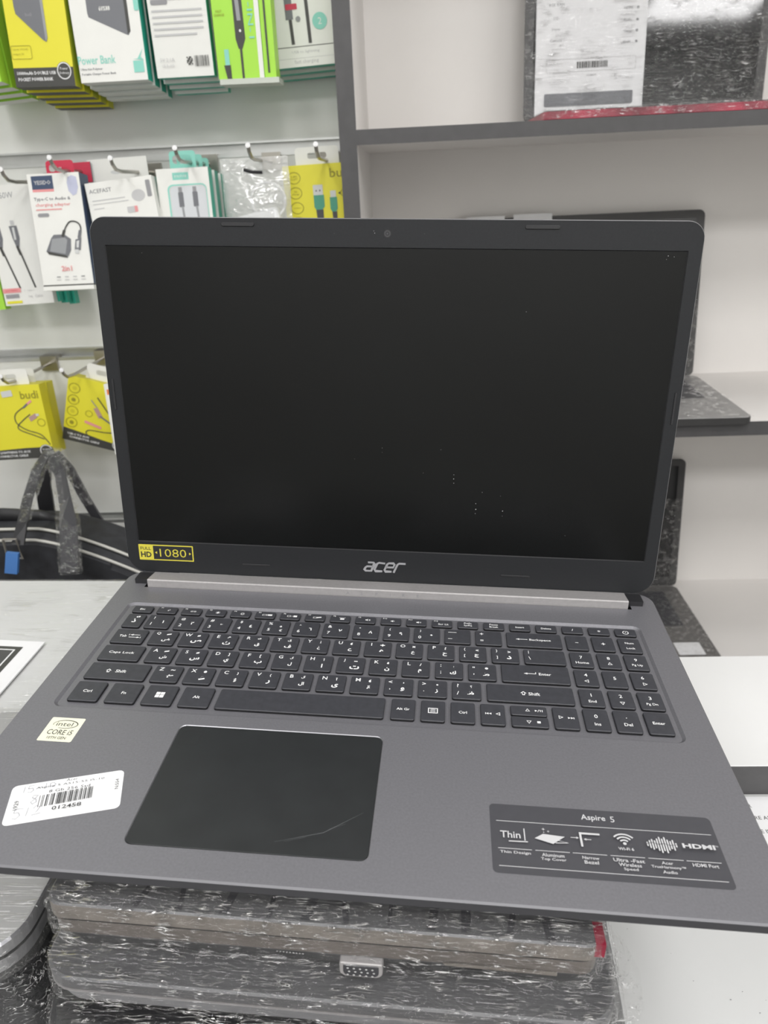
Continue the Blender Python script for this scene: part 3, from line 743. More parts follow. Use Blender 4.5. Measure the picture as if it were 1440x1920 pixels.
# topmost: thick laptop with ports on the side that faces us
m_ = LM @ Matrix.Translation(Vector((0, 0, -20)) * MM)
la = empty('wrapped_laptop', mtx=m_); tag(la, 'thick grey laptop wrapped in clear film, directly under the open laptop, ports facing out', 'laptop', 'wrapped laptops in the stack')
lr = [(rrect(-123.5 + i, 0 + i, 109 - i, 318 - i, 7, 5)) for i in (0, .8, 2.5, 6)]
b = MB(); b.band(lr[0], -8.6, lr[0], -.8, TAN); b.band(lr[0], -.8, lr[1], 0, GREYD); b.holed([lr[1]], 0, GREYD); b.holed([lr[0]], -8.6, BLK, flip=True); b.build('lid', la)
b = MB(); b.band(lr[1], -18, lr[1], -10.4, TAN2); b.holed([lr[1]], -10.4, BLK); b.band(lr[3], -31, lr[2], -21, BLK); b.band(lr[2], -21, lr[1], -18, DK)
b.holed([lr[3]], -31, BLK, flip=True); b.build('base', la)
A = Art(front(0, 4.2, 0), lift=0)
A.prism(rrect(2.2, -28.5, 20.4, -20, [3, 3, 1, 1], 3), 0, 5.5, SILVER, .4); A.prism(rrect(3.8, -27.6, 18.8, -21, [2.4, 2.4, 1, 1], 3), 0, 5.8, DK, .2)
A.q = 6
for k in range(3):
    for j in range(5): A.disc(5.8 + 2.6 * j + (.6 if k == 1 else 0), -22.5 - 1.8 * k, .5, INKL, n=8)
A.build('video_port', la)['label'] = 'trapezoid metal video port'
A = Art(front(0, 4.0, 0), lift=0)
A.prism(rrect(-26, -23.4, -13, -20.5, .5, 2), 0, 1.2, BLK); A.prism(rrect(27, -27.6, 41, -20, .5, 2), 0, 1.2, BLK); A.rect(28, -26.4, 40, -25.4, INKL); A.prism(rrect(48, -27.6, 62, -24, .5, 2), 0, 1.2, BLK); A.rect(49, -26.4, 61, -25.6, INKL)
A.q = 1.4
for k in range(9): A.disc(-25 + k * 1.4, -22, .4, INKL, n=6)
A.prism([(44, -16.2), (92, -17.2), (92, -20.4), (46, -19.6)], 0, 3.2, TAN)
A.build('side_ports', la)
b = MB(); b.box(105.5, 1, -7, 109.5, 11, .4, REDD); b.build('red_sticker', la)
# dark lettering-like prints showing through the film: blank patches
A = Art(lift=.05)
for x0, w, sk in ((-86, 3, .5), (-66, 2.2, -.2), (-48, 3.5, .3), (-28, 2, 0), (-14, 4, .3), (4, 2.5, -.3), (22, 1.6, 0), (38, 3.4, .2), (52, 4, 0), (70, 2.6, .3), (86, 3.8, -.2)):
    A.poly([(x0, 1.5), (x0 + w, 1.5), (x0 + w + sk * 10, 16), (x0 + sk * 10, 16)], DK)
A.build('dark_marks', la)
wrap_shell(la, 'plastic_wrap', -124.5, -1.5, -31.5, 110.5, 320, .6, 9, FILMT, amp=1.1, seed=2, tap=6.5)
# second
m_ = LM @ Matrix.Translation(Vector((0, -3, -54)) * MM)
lb = empty('wrapped_laptop', mtx=m_); tag(lb, 'slim dark grey laptop in clear film, between the thick ported laptop and the black bundle', 'laptop', 'wrapped laptops in the stack')
lr = [rrect(-128.5 + i, -6 + i, 118 - i, 330 - i, 15, 6) for i in (0, 1, 3)]
b = MB(); b.band(lr[0], -6.5, lr[0], -1, GREYD); b.band(lr[0], -1, lr[1], 0, GREYD); b.holed([lr[1]], 0, GREYD); b.holed([lr[0]], -6.5, DK, flip=True); b.build('lid', lb)
b = MB(); b.band(lr[1], -9.2, lr[0], -8.4, SILVER); b.holed([lr[0]], -8.4, SILVER); b.band(lr[2], -18, lr[1], -9.2, GREYL); b.holed([lr[2]], -18, BLK, flip=True); b.build('base', lb)
wrap_shell(lb, 'plastic_wrap', -129.5, -7.2, -18.6, 119.5, 331, .6, 16, FILM, amp=.8, seed=5, tap=2.5)
# loose end of film sticking out at the right corner
b = MB(); vs = []; fs = []
for i in range(7):
    for j in range(9):
        u, v = i / 6, j / 8
        vs.append((112 + 15 * u * math.sin(v * 3.0) + 2 * noise.noise(Vector((u * 3, v * 4, 1))), -3 + 7 * v + 5 * noise.noise(Vector((u * 3, v * 3, 5))), -2 + 42 * v - 26 * (1 - v) * u + 0))
for i in range(6):
    for j in range(8): fs.append((i * 9 + j, i * 9 + 9 + j, i * 9 + 10 + j, i * 9 + 1 + j))
b.add(vs, fs, FILM); b.build('loose_film', lb, smooth=True)

# black bundle down to the table
def world_to(m, p): return m @ p
def bundle(name, corners_top, zbot, label, seed, fm, cat='bundle', puff=10, body=BLK, bl='black wrapped contents'):
    """cushion-like bundle: four top corners (world mm), flat bottom on zbot"""
    A0, B0, C0, D0 = [Vector(c) for c in corners_top]     # fl, fr, br, bl
    cen = (A0 + B0 + C0 + D0) / 4; root = empty(name, (cen.x, cen.y, zbot)); tag(root, label, cat)
    org = Vector((cen.x, cen.y, zbot))
    for lay, grow, mt, nm in ((0, 0, body, 'contents'), (1, 2.2, fm, 'plastic_wrap')):
        N, Mz = 44, 10; vs = []; fs = []
        def P(u, v, w):
            q = A0.lerp(B0, u).lerp(D0.lerp(C0, u), v)
            z = zbot + .5 + (q.z - zbot) * w
            bul = math.sin(math.pi * min(max(w, 0), 1)) ** .7 * puff
            c = Vector((cen.x, cen.y, 0)); d = Vector((q.x, q.y, 0)) - c
            f = 1 + (bul + grow) / max(d.length, 1)
            x, y = c.x + d.x * f, c.y + d.y * f
            wob = noise.noise(Vector((x * .05, y * .05, z * .09 + seed))) * 3 + noise.noise(Vector((x * .14, y * .14, z * .2 + seed))) * (1.2 + 1.4 * lay)
            return Vector((x + d.x / max(d.length, 1) * wob, y + d.y / max(d.length, 1) * wob, z + (wob * .6 if 0 < w < 1 else 0))) - org
        per = []
        for k in range(N): per.append((k / N, 0))
        for k in range(N): per.append((1, k / N))
        for k in range(N): per.append((1 - k / N, 1))
        for k in range(N): per.append((0, 1 - k / N))
        # round the corners of the plan
        pr = []
        for u, v in per:
            X, Y = u * 2 - 1, v * 2 - 1; e = 8
            rr = (abs(X) ** e + abs(Y) ** e) ** (1 / e); pr.append((X / rr / 2 + .5, Y / rr / 2 + .5))
        n = len(pr); ws = [0, .08, .2, .35, .5, .65, .8, .92, 1.0]
        for w in ws: vs += [P(u, v, w) for u, v in pr]
        for k in range(len(ws) - 1):
            for i in range(n): fs.append((k * n + i, k * n + (i + 1) % n, (k + 1) * n + (i + 1) % n, (k + 1) * n + i))
        base = (len(ws) - 1) * n
        for s in (.96, .9, .8, .65, .45, .2):
            st = len(vs)
            for u, v in pr:
                u2, v2 = .5 + (u - .5) * s, .5 + (v - .5) * s; p = P(u2, v2, 1.0)
                q = A0.lerp(B0, u2).lerp(D0.lerp(C0, u2), v2) - org
                q.z += grow + 2.2 * (1 - (1 - s) ** 2) * 0 + noise.noise(Vector((q.x * .06, q.y * .06, seed))) * 1.6; vs.append(q)
            for i in range(n): fs.append((base + i, base + (i + 1) % n, st + (i + 1) % n, st + i))
            base = st
        fs.append(tuple(range(base, base + n))); fs.append(tuple(range(n))[::-1])
        b = MB(); b.add(vs, fs, mt); k = b.build(nm, root, smooth=True)
        k['label'] = bl if lay == 0 else 'shiny crumpled clear film'
    return root
def lp(x, y, z): return LORG + BX * x + BY * y + BZ * z
bundle('film_wrapped_bundle', [lp(-137, -16, -83), lp(124, -16, -83), lp(124, 326, -83), lp(-137, 326, -83)], 751, 'black bundle in shiny clear film at the bottom of the stack under the open laptop', 3, FILMH, puff=14)

# grey laptop at the lower left, on its own dark bundle
gx = Vector((1, -.02, 0)).normalized(); gy = Vector((.02, 1, 0)).normalized()
gm = frame_mtx((-196.5, 222, 880), gx, gy, Vector((0, 0, 1)))
gl = empty('silver_laptop', mtx=gm); tag(gl, 'light grey closed laptop in film beside the stack, only one rounded corner showing', 'laptop')
lr = [rrect(-330 + i, 0 + i, -i, 176 - i, 24, 8) for i in (0, 1, 2.5)]
b = MB(); b.band(lr[0], -7, lr[0], -1, GREYL); b.band(lr[0], -1, lr[1], 0, RIM); b.holed([lr[1]], 0, mat('laptop_light', (.36, .36, .36), .4, metal=.3)); b.holed([lr[0]], -7, DK, flip=True); b.build('lid', gl)
b = MB(); b.band(lr[2], -20, lr[0], -9, GREYL); b.holed([lr[0]], -9, BLK); b.holed([lr[2]], -20, BLK, flip=True); b.build('base', gl)
b = MB(); b.box(-310, 20, -9.2, -20, 160, -6.8, BLK); b.build('seam', gl)
wrap_shell(gl, 'plastic_wrap', -331.5, -1.5, -20.5, 1.5, 177.5, .8, 25, FILMW, amp=.8, seed=8)
bundle('film_wrapped_bundle', [(-520, 240, 854), (-214, 240, 854), (-214, 380, 854), (-520, 380, 854)], 751, 'dark bundle in film under the light grey laptop at the lower left corner', 12, FILMH, puff=6)

# white carton wrapped in film, with a printed sheet on it
ct = empty('film_wrapped_carton', (-560, 532, 751)); ct.rotation_euler.z = -.04; tag(ct, 'flat white carton wrapped in clear film beside the open laptop', 'carton')
b = MB(); b.prism(rrect(-300, -127, 285, 116, 2), .5, 98.5, TABLE, .6); b.build('carton_body', ct)
vs = []; fs = []; nx_, ny_ = 46, 30
for j in range(ny_ + 1):
    for i in range(nx_ + 1):
        x = -301 + 587 * i / nx_; y = -128 + 245 * j / ny_
        vs.append((x, y, 99.2 + .5 * noise.noise(Vector((x * .012 + y * .02, y * .05 - x * .02, 0))) + .35 * noise.noise(Vector((x * .05, y * .09, 2)))))
for j in range(ny_):
    for i in range(nx_): k = j * (nx_ + 1) + i; fs.append((k, k + 1, k + nx_ + 2, k + nx_ + 1))
b = MB(); b.add(vs, fs, FILMW); b.band([(-301, -128), (286, -128), (286, 117), (-301, 117)], 1, [(-301, -128), (286, -128), (286, 117), (-301, 117)], 99, FILMW)
b.build('plastic_wrap', ct, smooth=True)['label'] = 'clear film with light streaks'
p0, p1, p2 = hz(0, 1203, 850.5), hz(85, 1207, 850.5), hz(0, 1305, 850.5)
ex = (p1 - p0); ex.z = 0; ex.normalize(); 
e2 = (p1 - p2); e2.z = 0; e2.normalize()
sh = MB(); K = p1.copy(); K.z = 851.2
def shp(a_, b_): return K - ex * a_ - e2 * b_ - K
def quad(m, pts, z): sh.add([Vector((p.x, p.y, z)) for p in pts], [tuple(range(len(pts)))], m)
quad(SHT, [shp(0, 0), shp(170, 0), shp(170, 120), shp(0, 120)], 1.2); sh.add([Vector((p.x, p.y, z)) for z in (0, 1.2) for p in (shp(0, 0), shp(170, 0), shp(170, 120), shp(0, 120))], [(0, 4, 5, 1), (1, 5, 6, 2), (2, 6, 7, 3), (3, 7, 4, 0)], SHT)
o = sh.build('printed_sheet', loc=K); tag(o, 'white card sheet printed with a dark grey rectangle, on the film-wrapped carton', 'sheet')
sh = MB(); quad(MATS['print_dark'], [shp(15, 9), shp(162, 9), shp(162, 112), shp(15, 112)], 1.3); quad(SHT, [shp(20, 13), shp(158, 13), shp(158, 108), shp(20, 108)], 1.35); quad(mat('print_charcoal', (.055, .055, .055), .4), [shp(21.4, 14.4), shp(156, 14.4), shp(156, 106), shp(21.4, 106)], 1.4)
sh.build('printed_frame', o)

# papers at the right
def paper():
    q0, q1 = hz(1398, 1500, 751.4), hz(1440, 1505, 751.4)
    A = Art(lift=.1)
    A.rect(-40, -95, 160, 0, SHT)
    r = math.atan2((q1 - q0).y, (q1 - q0).x)
    o = Vector((q0.x, 448, 751.3))
    def put(t, px, py, h):
        p = hz(px, py, 751.4) - o
        A.text(t, p.x, p.y, INKD, h=h, left=True, off=.005)
    put('R', 1402, 1511, 3.4); put('RE AS', 1415, 1533.5, 3.4); put('E IS', 1427, 1559, 3.4)
    k = A.build('paper_sheet', loc=o); tag(k, 'white sheet of paper with small black capitals, lying right of the open laptop', 'paper')
paper()
# specks of dirt on the table
A = Art(lift=.1)
for px, py in ((1168, 1763), (1258, 1788), (1178, 1801), (1176, 1742), (1370, 1875), (1436, 1876), (1392, 1860), (1425, 1900), (1300, 1840), (1155, 1836)):
    p = hz(px, py, 751) - Vector((0, 370, 0)); r = random.uniform(.3, .7); A.poly([(p.x - r, p.y), (p.x, p.y - r * .6), (p.x + r, p.y + .1), (p.x, p.y + r * .7)], INKG)
k = A.build('dirt_specks', tb, loc=(0, 0, 751))

# ------------------------------------------------------------------ goods on the slatted wall
def hook(px, py, Y=975):
    """chrome peg hook: tip seen at the pixel, rod back to the slats, back plate"""
    t = at(px, py, Y)
    root = empty('display_hook', (t.x, 1128, t.z - 8))
    b = MB(); L = Y - 1128
    b.tube([(0, L, 8), (0, L + 3, 2), (0, L + 12, -4), (0, L + 30, -6), (0, -3, -6)], 2.3, STEEL, 8); b.build('rod', root, smooth=True)
    b = MB(); b.disc = None; b.tube([(0, L - 1.5, 8.5), (0, L + 1.5, 8)], [3.0, 2.6], INK, 10); b.build('tip', root)
    b = MB(); b.box(-13, -4, -16, 13, 0, 6, STEEL); b.box(-13, 0, -3, 13, 18, 6, STEEL); b.build('back_plate', root)
    return root
HOOKS = [((93, 296), 'leftmost'), ((207, 297), 0), ((328, 278), 0), ((465, 273), 0), ((592, 271), 0)]
hl = ['steel display hook holding the type-C adapter box', 'steel display hook above the white accessory box with a grey dot', 'steel display hook holding the white and teal cable box with a window', 'steel display hook holding the clear poly bag', 'steel display hook through the white tab of the upper yellow cable box']
for ((px, py), _), l in zip(HOOKS, hl): tag(hook(px, py), l, 'hook', 'hooks on the slatted wall')
tag(hook(2, 318, 985), 'steel display hook holding the white cable box with two cable pictures', 'hook', 'hooks on the slatted wall')
tag(hook(2, 706, 985), 'steel display hook through the white tab of the lower yellow box beside the straps', 'hook', 'hooks on the slatted wall')
tag(hook(116, 694, 985), 'steel display hook through the white tab of the tilted yellow box', 'hook', 'hooks on the slatted wall')

DIM = {}
def box_thing(name, bl, br, up, Y, lean, d, fm, sm, um, label, cat='box', group=None, tab=None, thin=False):
    """a hanging box: lower corners seen at bl and br, up = pixel of its top left corner or its height in mm; lean = degrees it tips back"""
    l = math.radians(lean); P0 = at(bl[0], bl[1], Y); n = Vector((0, -math.cos(l), math.sin(l)))
    def pl(q):
        D = CM @ Vector(((q[0] - 720) / FPX, (q[1] - 960) / FPX, 1.0)); return CAM + D * ((P0 - CAM).dot(n) / D.dot(n))
    ex = pl(br) - P0; w = ex.length; ex.normalize(); ez = n.cross(ex) * -1
    if ez.z < 0: ez = -ez
    ey = ez.cross(ex)
    h = up if isinstance(up, (int, float)) else (pl(up) - P0).dot(ez)
    root = empty(name, mtx=frame_mtx(P0, ex, ey, ez)); DIM[root.name] = (w, h)
    tag(root, label, cat, group)
    b = MB(); b.boxm(0, 0, 0, w, d, h, fm, sm, um); b.build('carton', root)
    if tab:
        tw, th_, tm = tab
        t = MB(front((w - tw) / 2, d * .5, h)); hole = rrect(tw * .28, th_ * .35, tw * .72, th_ * .68, th_ * .14, 3)
        t.holed([rrect(0, 0, tw, th_, [0.1, 0.1, 5, 5], 4), hole], .4, tm); t.holed([rrect(0, 0, tw, th_, [0.1, 0.1, 5, 5], 4), hole], -.4, tm, flip=True)
        t.build('hang_tab', root)
    return root
def art(root, w0, h0):
    w, h = DIM[root.name]
    sy = h / h0
    return Art(Matrix.Scale(w / w0, 4, (1, 0, 0)) @ front() @ Matrix.Scale(sy, 4, (0, 1, 0)), lift=.1, step=.05)
def stack_behind(root, n, dy, labels, dz=-3.5):
    dy = dy * 1.22
    for k in range(n):
        c = root.copy(); COL.objects.link(c); c.location.y += dy * MM * (k + 1); c.location.z += dz * MM * (k + 1)
        for ch_ in root.children:
            if ch_.name.startswith(('carton', 'hang')): q = ch_.copy(); COL.objects.link(q); q.parent = c
        c['label'] = labels[k] if isinstance(labels, (list, tuple)) else labels

def cable(a, pts, w, m): a.stroke(pts, w, m)
def smooth_pts(P, n=8):
    out = []
    for i in range(len(P) - 1):
        p0 = Vector(P[max(i - 1, 0)]); p1 = Vector(P[i]); p2 = Vector(P[i + 1]); p3 = Vector(P[min(i + 2, len(P) - 1)])
        for k in range(n):
            t = k / n; out.append(tuple(.5 * ((2 * p1) + (p2 - p0) * t + (2 * p0 - 5 * p1 + 4 * p2 - p3) * t * t + (3 * p1 - p0 - 3 * p2 + p3) * t ** 3)))
    out.append(tuple(P[-1])); return out

# --- top row
G1 = 'boxed power banks and cables hanging in the top row'
r = box_thing('cable_box', (-98, 166), (3, 153), 190, 1000, 4, 19, GRN, GRN, BXW, 'lime green box at the left end of the top row, only its edge showing', 'box', G1)
stack_behind(r, 3, 20, ['lime green box at the left end of the top row, %s' % q for q in ('second from the front', 'third from the front', 'rearmost')])
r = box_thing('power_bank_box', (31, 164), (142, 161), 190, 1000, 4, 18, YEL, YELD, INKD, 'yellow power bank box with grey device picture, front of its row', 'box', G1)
a = art(r, 77, 190)
a.rect(0, 0, 77, 20, INKD); a.text('10000mAh DOUBLE USB', 29, 14.5, INK, w=50, h=3.6, off=.02, res=1); a.text('POCKET POWER BANK', 27, 8, INK, w=45, h=3.6, off=.02, res=1)
a.disc(65, 16, 9.5, INKD); a.ring(65, 16, 9, 1.1, INK); a.text('Power', 65, 18.5, INK, w=10, res=1); a.text('Delivery', 65, 13.5, INK, w=12, res=1)
a.poly([(13, 190), (50, 190), (50, 50), (48, 46), (44, 48), (14, 75), (13, 82)], DEV); a.poly([(46, 190), (50, 190), (50, 50), (47, 47)], DEV2)
a.text('budi', 30, 74, INKG, w=8)
for y, t_ in ((150, '⚡'), (122, 'DUAL\nUSB')): a.ring(3.5 + 1, y, 9, .9, OLV); a.text(t_, 4.5, y, OLV, h=7, res=1)
a.frame(0.8, 29, 27, 43, .5, OLV, 2); a.text('Capacity: 10000mAh', 13, 39, OLV, w=20, res=1); a.text('Output: 5V', 10, 34, OLV, w=14, res=1)
a.build('printed_artwork', r)
stack_behind(r, 4, 20, ['yellow and black power bank box, %s on its hook' % q for q in ('second from the front', 'third from the front', 'fourth from the front', 'rearmost')])
r = box_thing('power_bank_box', (153, 156), (278, 149), 188, 1000, 3.5, 18, BXW, TEAL, BXW, 'white power bank box with dark device picture and mint lettering', 'box', G1)
a = art(r, 86, 188)
a.poly([(24, 188), (72, 188), (72, 50), (69, 46), (66, 47), (22, 66), (21, 70)], DEV); a.poly([(68, 188), (72, 188), (72, 50), (68, 47)], INKD)
a.text('60%88', 43, 74, BXW, w=14, h=5, off=.02, res=1)
a.text('Power Bank', 24, 23, MINT, w=48, h=8.6, off=.012); a.text('Ultra-thin Polymer', 16, 13.5, DEV, w=28, h=3.2, off=.01, res=1); a.text('Portable Charger Power Bank', 24.5, 8.4, DEV, w=44, h=3.2, off=.01, res=1)
a.poly([(70, 8), (83, 8), (83, 20), (70, 20)], MINT); a.poly([(70, 22), (76, 22), (84, 32), (80, 24), (84, 20), (78, 21)], MINT)
a.rect(80, 70, 86, 104, MINT, 1.5)
a.build('printed_artwork', r)
stack_behind(r, 3, 20, ['white and teal power bank box, %s on its hook' % q for q in ('second from the front', 'third from the front', 'rearmost')])
r = box_thing('accessory_box', (296, 147), (402, 141), 186, 1008, 0, 16, BXW, TEAL, TEAL, 'white box shown from the back with grey small print and barcode, teal side', 'box', G1)
a = art(r, 72, 186)
for y in (108, 73): a.rect(4, y, 25, y + 5, INKG, 2); [a.rect(4, y - 7 - 6 * k, 66 - (9 * (k == 4)), y - 5 - 6 * k, INKL) for k in range(5)]
a.rect(8, 120, 56, 124, INKG, 1)
for k in range(5):
    for j in range(5):
        if (k * 7 + j * 5) % 3: a.rect(40 + k * 1.5, 12 + j * 1.7, 41.5 + k * 1.5, 13.6 + j * 1.7, INKD)
x = 50
while x < 68: w = random.choice((.5, 1.0)); a.rect(x, 10, x + w, 21, INKD); x += w + random.choice((.6, 1.1))
a.text('5V 2.1A', 16, 18, INKL, w=18, res=1); a.text('CE RoHS', 16, 12, INKL, w=16, res=1)
a.build('printed_artwork', r)
stack_behind(r, 3, 18, ['teal and white box behind the one with small print, %s' % q for q in ('second from the front', 'third from the front', 'rearmost')])
r = box_thing('cable_box', (411, 149), (496, 145), 190, 1006, 0, 30, GRN, GRN, TRAY, 'lime green three-in-one cable box with cable picture', 'box', G1)
a = art(r, 62, 190)
a.rect(56, 0, 62, 190, BXW); a.poly([(0, 112), (26, 140), (26, 190), (0, 190)], BXW)
for P in ([(26, 190), (26, 130), (32, 108)], [(33, 190), (33, 108)], [(44, 190), (43, 128), (34, 108)]): a.stroke(smooth_pts(P), 1.8, INKD)
a.poly([(28, 90), (40, 90), (41, 40), (36, 30), (31, 30), (28, 40)], INKD); a.poly([(31, 80), (36, 80), (37, 58), (32, 58)], DEV2); a.disc(35, 48, 1.5, INK, n=8); a.stroke([(34, 30), (34, 0)], 3, INKD)
a.poly([(9, 14), (18, 14), (18, 0), (12, 0)], INKD); a.rect(11, 14, 17, 30, MINT); a.text('FAST\nCHARGE', 9, 66, OLV, w=14, res=1); a.ring(10, 96, 5, .8, OLV)
a.text('3-IN-1', 50, 62, MINT, h=7, w=44, rot=-math.pi / 2, res=1); a.disc(47, 100, 3.4, ORG, n=10); a.disc(5, 128, 3, INKL)
a.build('printed_artwork', r)
b = MB(); b.box(1, -2, -6, 72, 30, -.3, TRAY); b.build('tray', r)['label'] = 'clear plastic tray edge'
b = MB(); b.box(DIM[r.name][0] + .3, 2, 0, DIM[r.name][0] + 14, 30, 190, GRN); b.box(DIM[r.name][0] + 5, 1, 5, DIM[r.name][0] + 7, 3, 180, INKD); b.build('side_flap', r)
r = box_thing('cable_box', (518, 130), (634, 118), 171, 1060, 0, 18, BXW, TEAL, TEAL, 'white cable box with red tag on cable picture and teal dot, beside the shelf unit', 'box', G1)
a = art(r, 77.5, 171)
a.rect(0, 21, 77.5, 21.8, INKD); a.rect(0, 9, 77.5, 9.4, INKL); a.text('USB to lightning', 39, 15.5, INKL, w=34, h=4, res=1); a.text('fast charging', 39, 5, INKL, w=30, res=1)
a.stroke([(25, 24), (24, 60)], 4, INKD); a.rect(19, 50, 28, 74, DEV); a.rect(21, 74, 27, 90, DEV2); a.stroke([(46, 24), (45, 110)], 4, INKD)
a.rect(20, 60, 34, 66, RED, 1); a.disc(60, 46, 9, MINT); a.text('2', 60, 46, BXW, h=7); a.disc(34, 50, 3, INKG); a.rect(0, 21, .8, 171, INKD)
a.build('printed_artwork', r)
stack_behind(r, 2, 19, ['white and teal cable box directly behind the one with the teal dot', 'white and teal cable box rearmost behind the one with the teal dot'])

# --- middle row
G2 = 'boxed accessories hanging in the middle row'
r = box_thing('cable_box', (12, 574), (102, 567), (-22, 349), 1040, 6, 15, BXW, BXW, BXW, 'white cable box with two black cables pictured and a red and yellow price tag', 'box', G2)
a = art(r, 70, 156)
a.text('60W', 33, 143, DEV2, h=7.5, w=19); a.disc(20, 143.5, 1.1, DEV2, n=8)
for x0, x1 in ((5, 24), (29, 46)):
    lx = (x1 - x0)
    a.poly([(x0 - 1, 104), (x0 + 10, 104), (x0 + 11, 88), (x0 + 8, 76), (x0 + 4, 76), (x0 + 1, 88)], DEV); a.rect(x0 + 3, 86, x0 + 6, 102, BXG)
    a.stroke([(x0 + 6, 77), (x1 + 2, 22)], 2.4, INKD); a.stroke([(x0 + 5, 78), (x0 + 8, 66)], 3.8, INKD); a.rect(x0 + 2, 105, x0 + 7, 111, INKL)
a.rect(0, 17, 26, 23, PPINK); a.text('2017 MIKRO', 13, 20, RED, w=18, res=1); a.rect(3, 10, 22, 15, INKG); a.rect(3, 2.5, 25, 6, YEL); a.text('C   Cable C', 38, 19, INKL, w=15, res=1); a.text('1m  Cable', 46, 11, INKL, w=20, res=1)
a.build('printed_artwork', r)
r = box_thing('cable_box', (-60, 586), (11, 580), (-90, 500), 1056, 4, 15, GRN, GRN, GRN, 'lime green box beside the white two-cable box, only an edge showing', 'box', G2)
for k in range(3):
    x = 101 + k * 15
    r = box_thing('cable_box', (x, 566 + k * 2), (x + 12, 565 + k * 2), 110, 1052 + 15 * k, 4, 13, TEAL, TEAL, TEAL, 'teal cable packet end below the adapter box, %s from the white two-cable box' % ('first', 'second', 'third')[k], 'box', G2)
r = box_thing('adapter_box', (82, 535), (176, 531), (52, 327), 990, 8, 27, BXW, NAVY, BXW, 'white and navy adapter box with grey adapter picture and 2in1 lettering', 'box', G2)
a = art(r, 68, 135.5)
a.rect(5, 116, 33, 133, NAVY); a.rect(5, 114, 33, 117, PPINK); a.text('YESIDO', 19, 125, INKL, h=5, w=22, off=.02, res=1)
a.poly([(53, 130), (58, 132), (64, 130), (65, 118), (62, 110), (57, 108), (52, 114), (51, 124)], mat('print_lavender', (.50, .52, .66), .5))
a.text('Type-C to Audio &', 29, 105, DEV, w=48, h=5, off=.012, res=1); a.text('charging adapter', 29, 98, PPINK, w=46, h=5, off=.012, res=1); a.rect(6, 92, 40, 93.4, PPINK)
a.rect(7, 84, 22, 88.4, INKG, 2)
a.poly([(20, 58), (24, 62), (38, 62), (46, 56), (44, 42), (38, 33), (14, 38), (11, 42)], DEV); a.poly([(21, 57), (38, 58), (41, 55), (36, 38), (16, 42)], DEV2); a.poly([(12, 42), (37, 36), (38, 33), (14, 38)], INKD)
a.stroke(smooth_pts([(36, 60), (41, 70), (48, 77), (57, 76), (61, 70), (59, 60)]), 1.8, INKD); a.stroke([(35.5, 59), (39, 67)], 3.6, INKD)
a.stroke([(60, 66), (57, 56)], 4, DEV); a.poly([(52, 55), (60, 57), (57, 42), (49, 42)], DEV); a.rect(49.5, 38, 54.5, 43, BXG); a.poly([(53, 53), (57, 54), (55, 45), (52, 45)], BXG)
a.text('2in1', 35, 20, PPINK, h=6.5, w=14, off=.02)
for k in range(4): a.rect(20 + 11 * k, 9, 25 + 11 * k, 10.2, INKG if k % 3 == 0 else INKL); a.rect(19.5 + 11 * k, 5.5, 25.5 + 11 * k, 6.3, INKL)
a.build('printed_artwork', r)
b = MB(); b.box(0, -1.5, -7, DIM[r.name][0], 27, -1.8, BXW); b.box(0, -.6, -1.8, DIM[r.name][0], 26, -.1, INKD); b.build('bottom_tray', r)
t = MB(front(20, 14, DIM[r.name][1])); t.holed([rrect(0, 0, 36, 17, [.1, .1, 4, 4]), rrect(4, 4, 12, 12, 3), rrect(16, 5, 28, 9, 1.5)], 0, RED); t.build('hang_tab', r)['label'] = 'red hang tab'
r = box_thing('adapter_box', (120, 345), (174, 341), (113, 307), 1058, 8, 2, RED, NAVY, RED, 'red and navy box behind the 2in1 adapter box', 'box', G2)
r = box_thing('header_card', (174, 372), (284, 364), (165, 300), 1062, 6, 1.2, BXW, BXW, BXW, 'plain white header card behind the steel hook, above the white accessory box', 'card')
a = Art(front(0, 0, 0), lift=.1); a.disc(38, 30, 8, BXG, ry=2.6); a.build('punched_slot', r)
r = box_thing('accessory_box', (181, 452), (303, 436), (157, 345), 1005, 7, 22, BXW, BXW, BXW, 'white accessory box with grey dot and black brand lettering, behind the open laptop', 'box', G2)
a = art(r, 89, 87)
a.text('ACEFAST', 19, 74, DEV, w=30, h=6, off=.004); a.disc(68, 60, 9, INKL); a.rect(80, 56, 86, 81, INKG, 1.5); a.rect(6, 59, 50, 60.5, INKL); a.rect(6, 54, 54, 55.2, INKL); a.rect(6, 47, 20, 48.2, INKL)
a.rect(50, 36, 64, 45, PPINK, 1); a.rect(50, 36, 60, 45, INKL, 1)
a.build('printed_artwork', r)
r = box_thing('cable_box', (310, 462), (405, 457), (287, 318), 1018, 6, 18, BXW, TEAL, BXW, 'white and teal cable box with a window showing two black plugs', 'box', G2)
a = art(r, 65, 108)
a.rect(20, 92, 40, 102, MINT); a.text('BOROFONE', 30, 97, BXW, w=15, h=3.4, res=1); a.rect(12, 6, 61, 86, MINT, 7); a.rect(14, 7, 60, 84, BXG, 6); a.rect(15.5, 8, 59, 82.5, mat('window_tray', (.62, .64, .66), .35), 6)
for x in (28, 46): a.rect(x - 2.5, 74, x + 2, 82, INKG); a.rect(x - 3.3, 54, x + 3, 75, DEV, 1.2); a.stroke([(x + .5, 55), (x + 3, 8)], 2.6, DEV2)
a.build('printed_artwork', r)
t = MB(front(17, 8, DIM[r.name][1])); t.holed([rrect(0, 0, 34, 21, [.1, .1, 4, 4]), rrect(4, 6, 29, 16, 4)], 0, MINT); t.holed([rrect(0, 0, 34, 21, [.1, .1, 4, 4]), rrect(4, 6, 29, 16, 4)], -.6, MINT, flip=True); t.build('hang_tab', r)['label'] = 'pale mint hang tab'
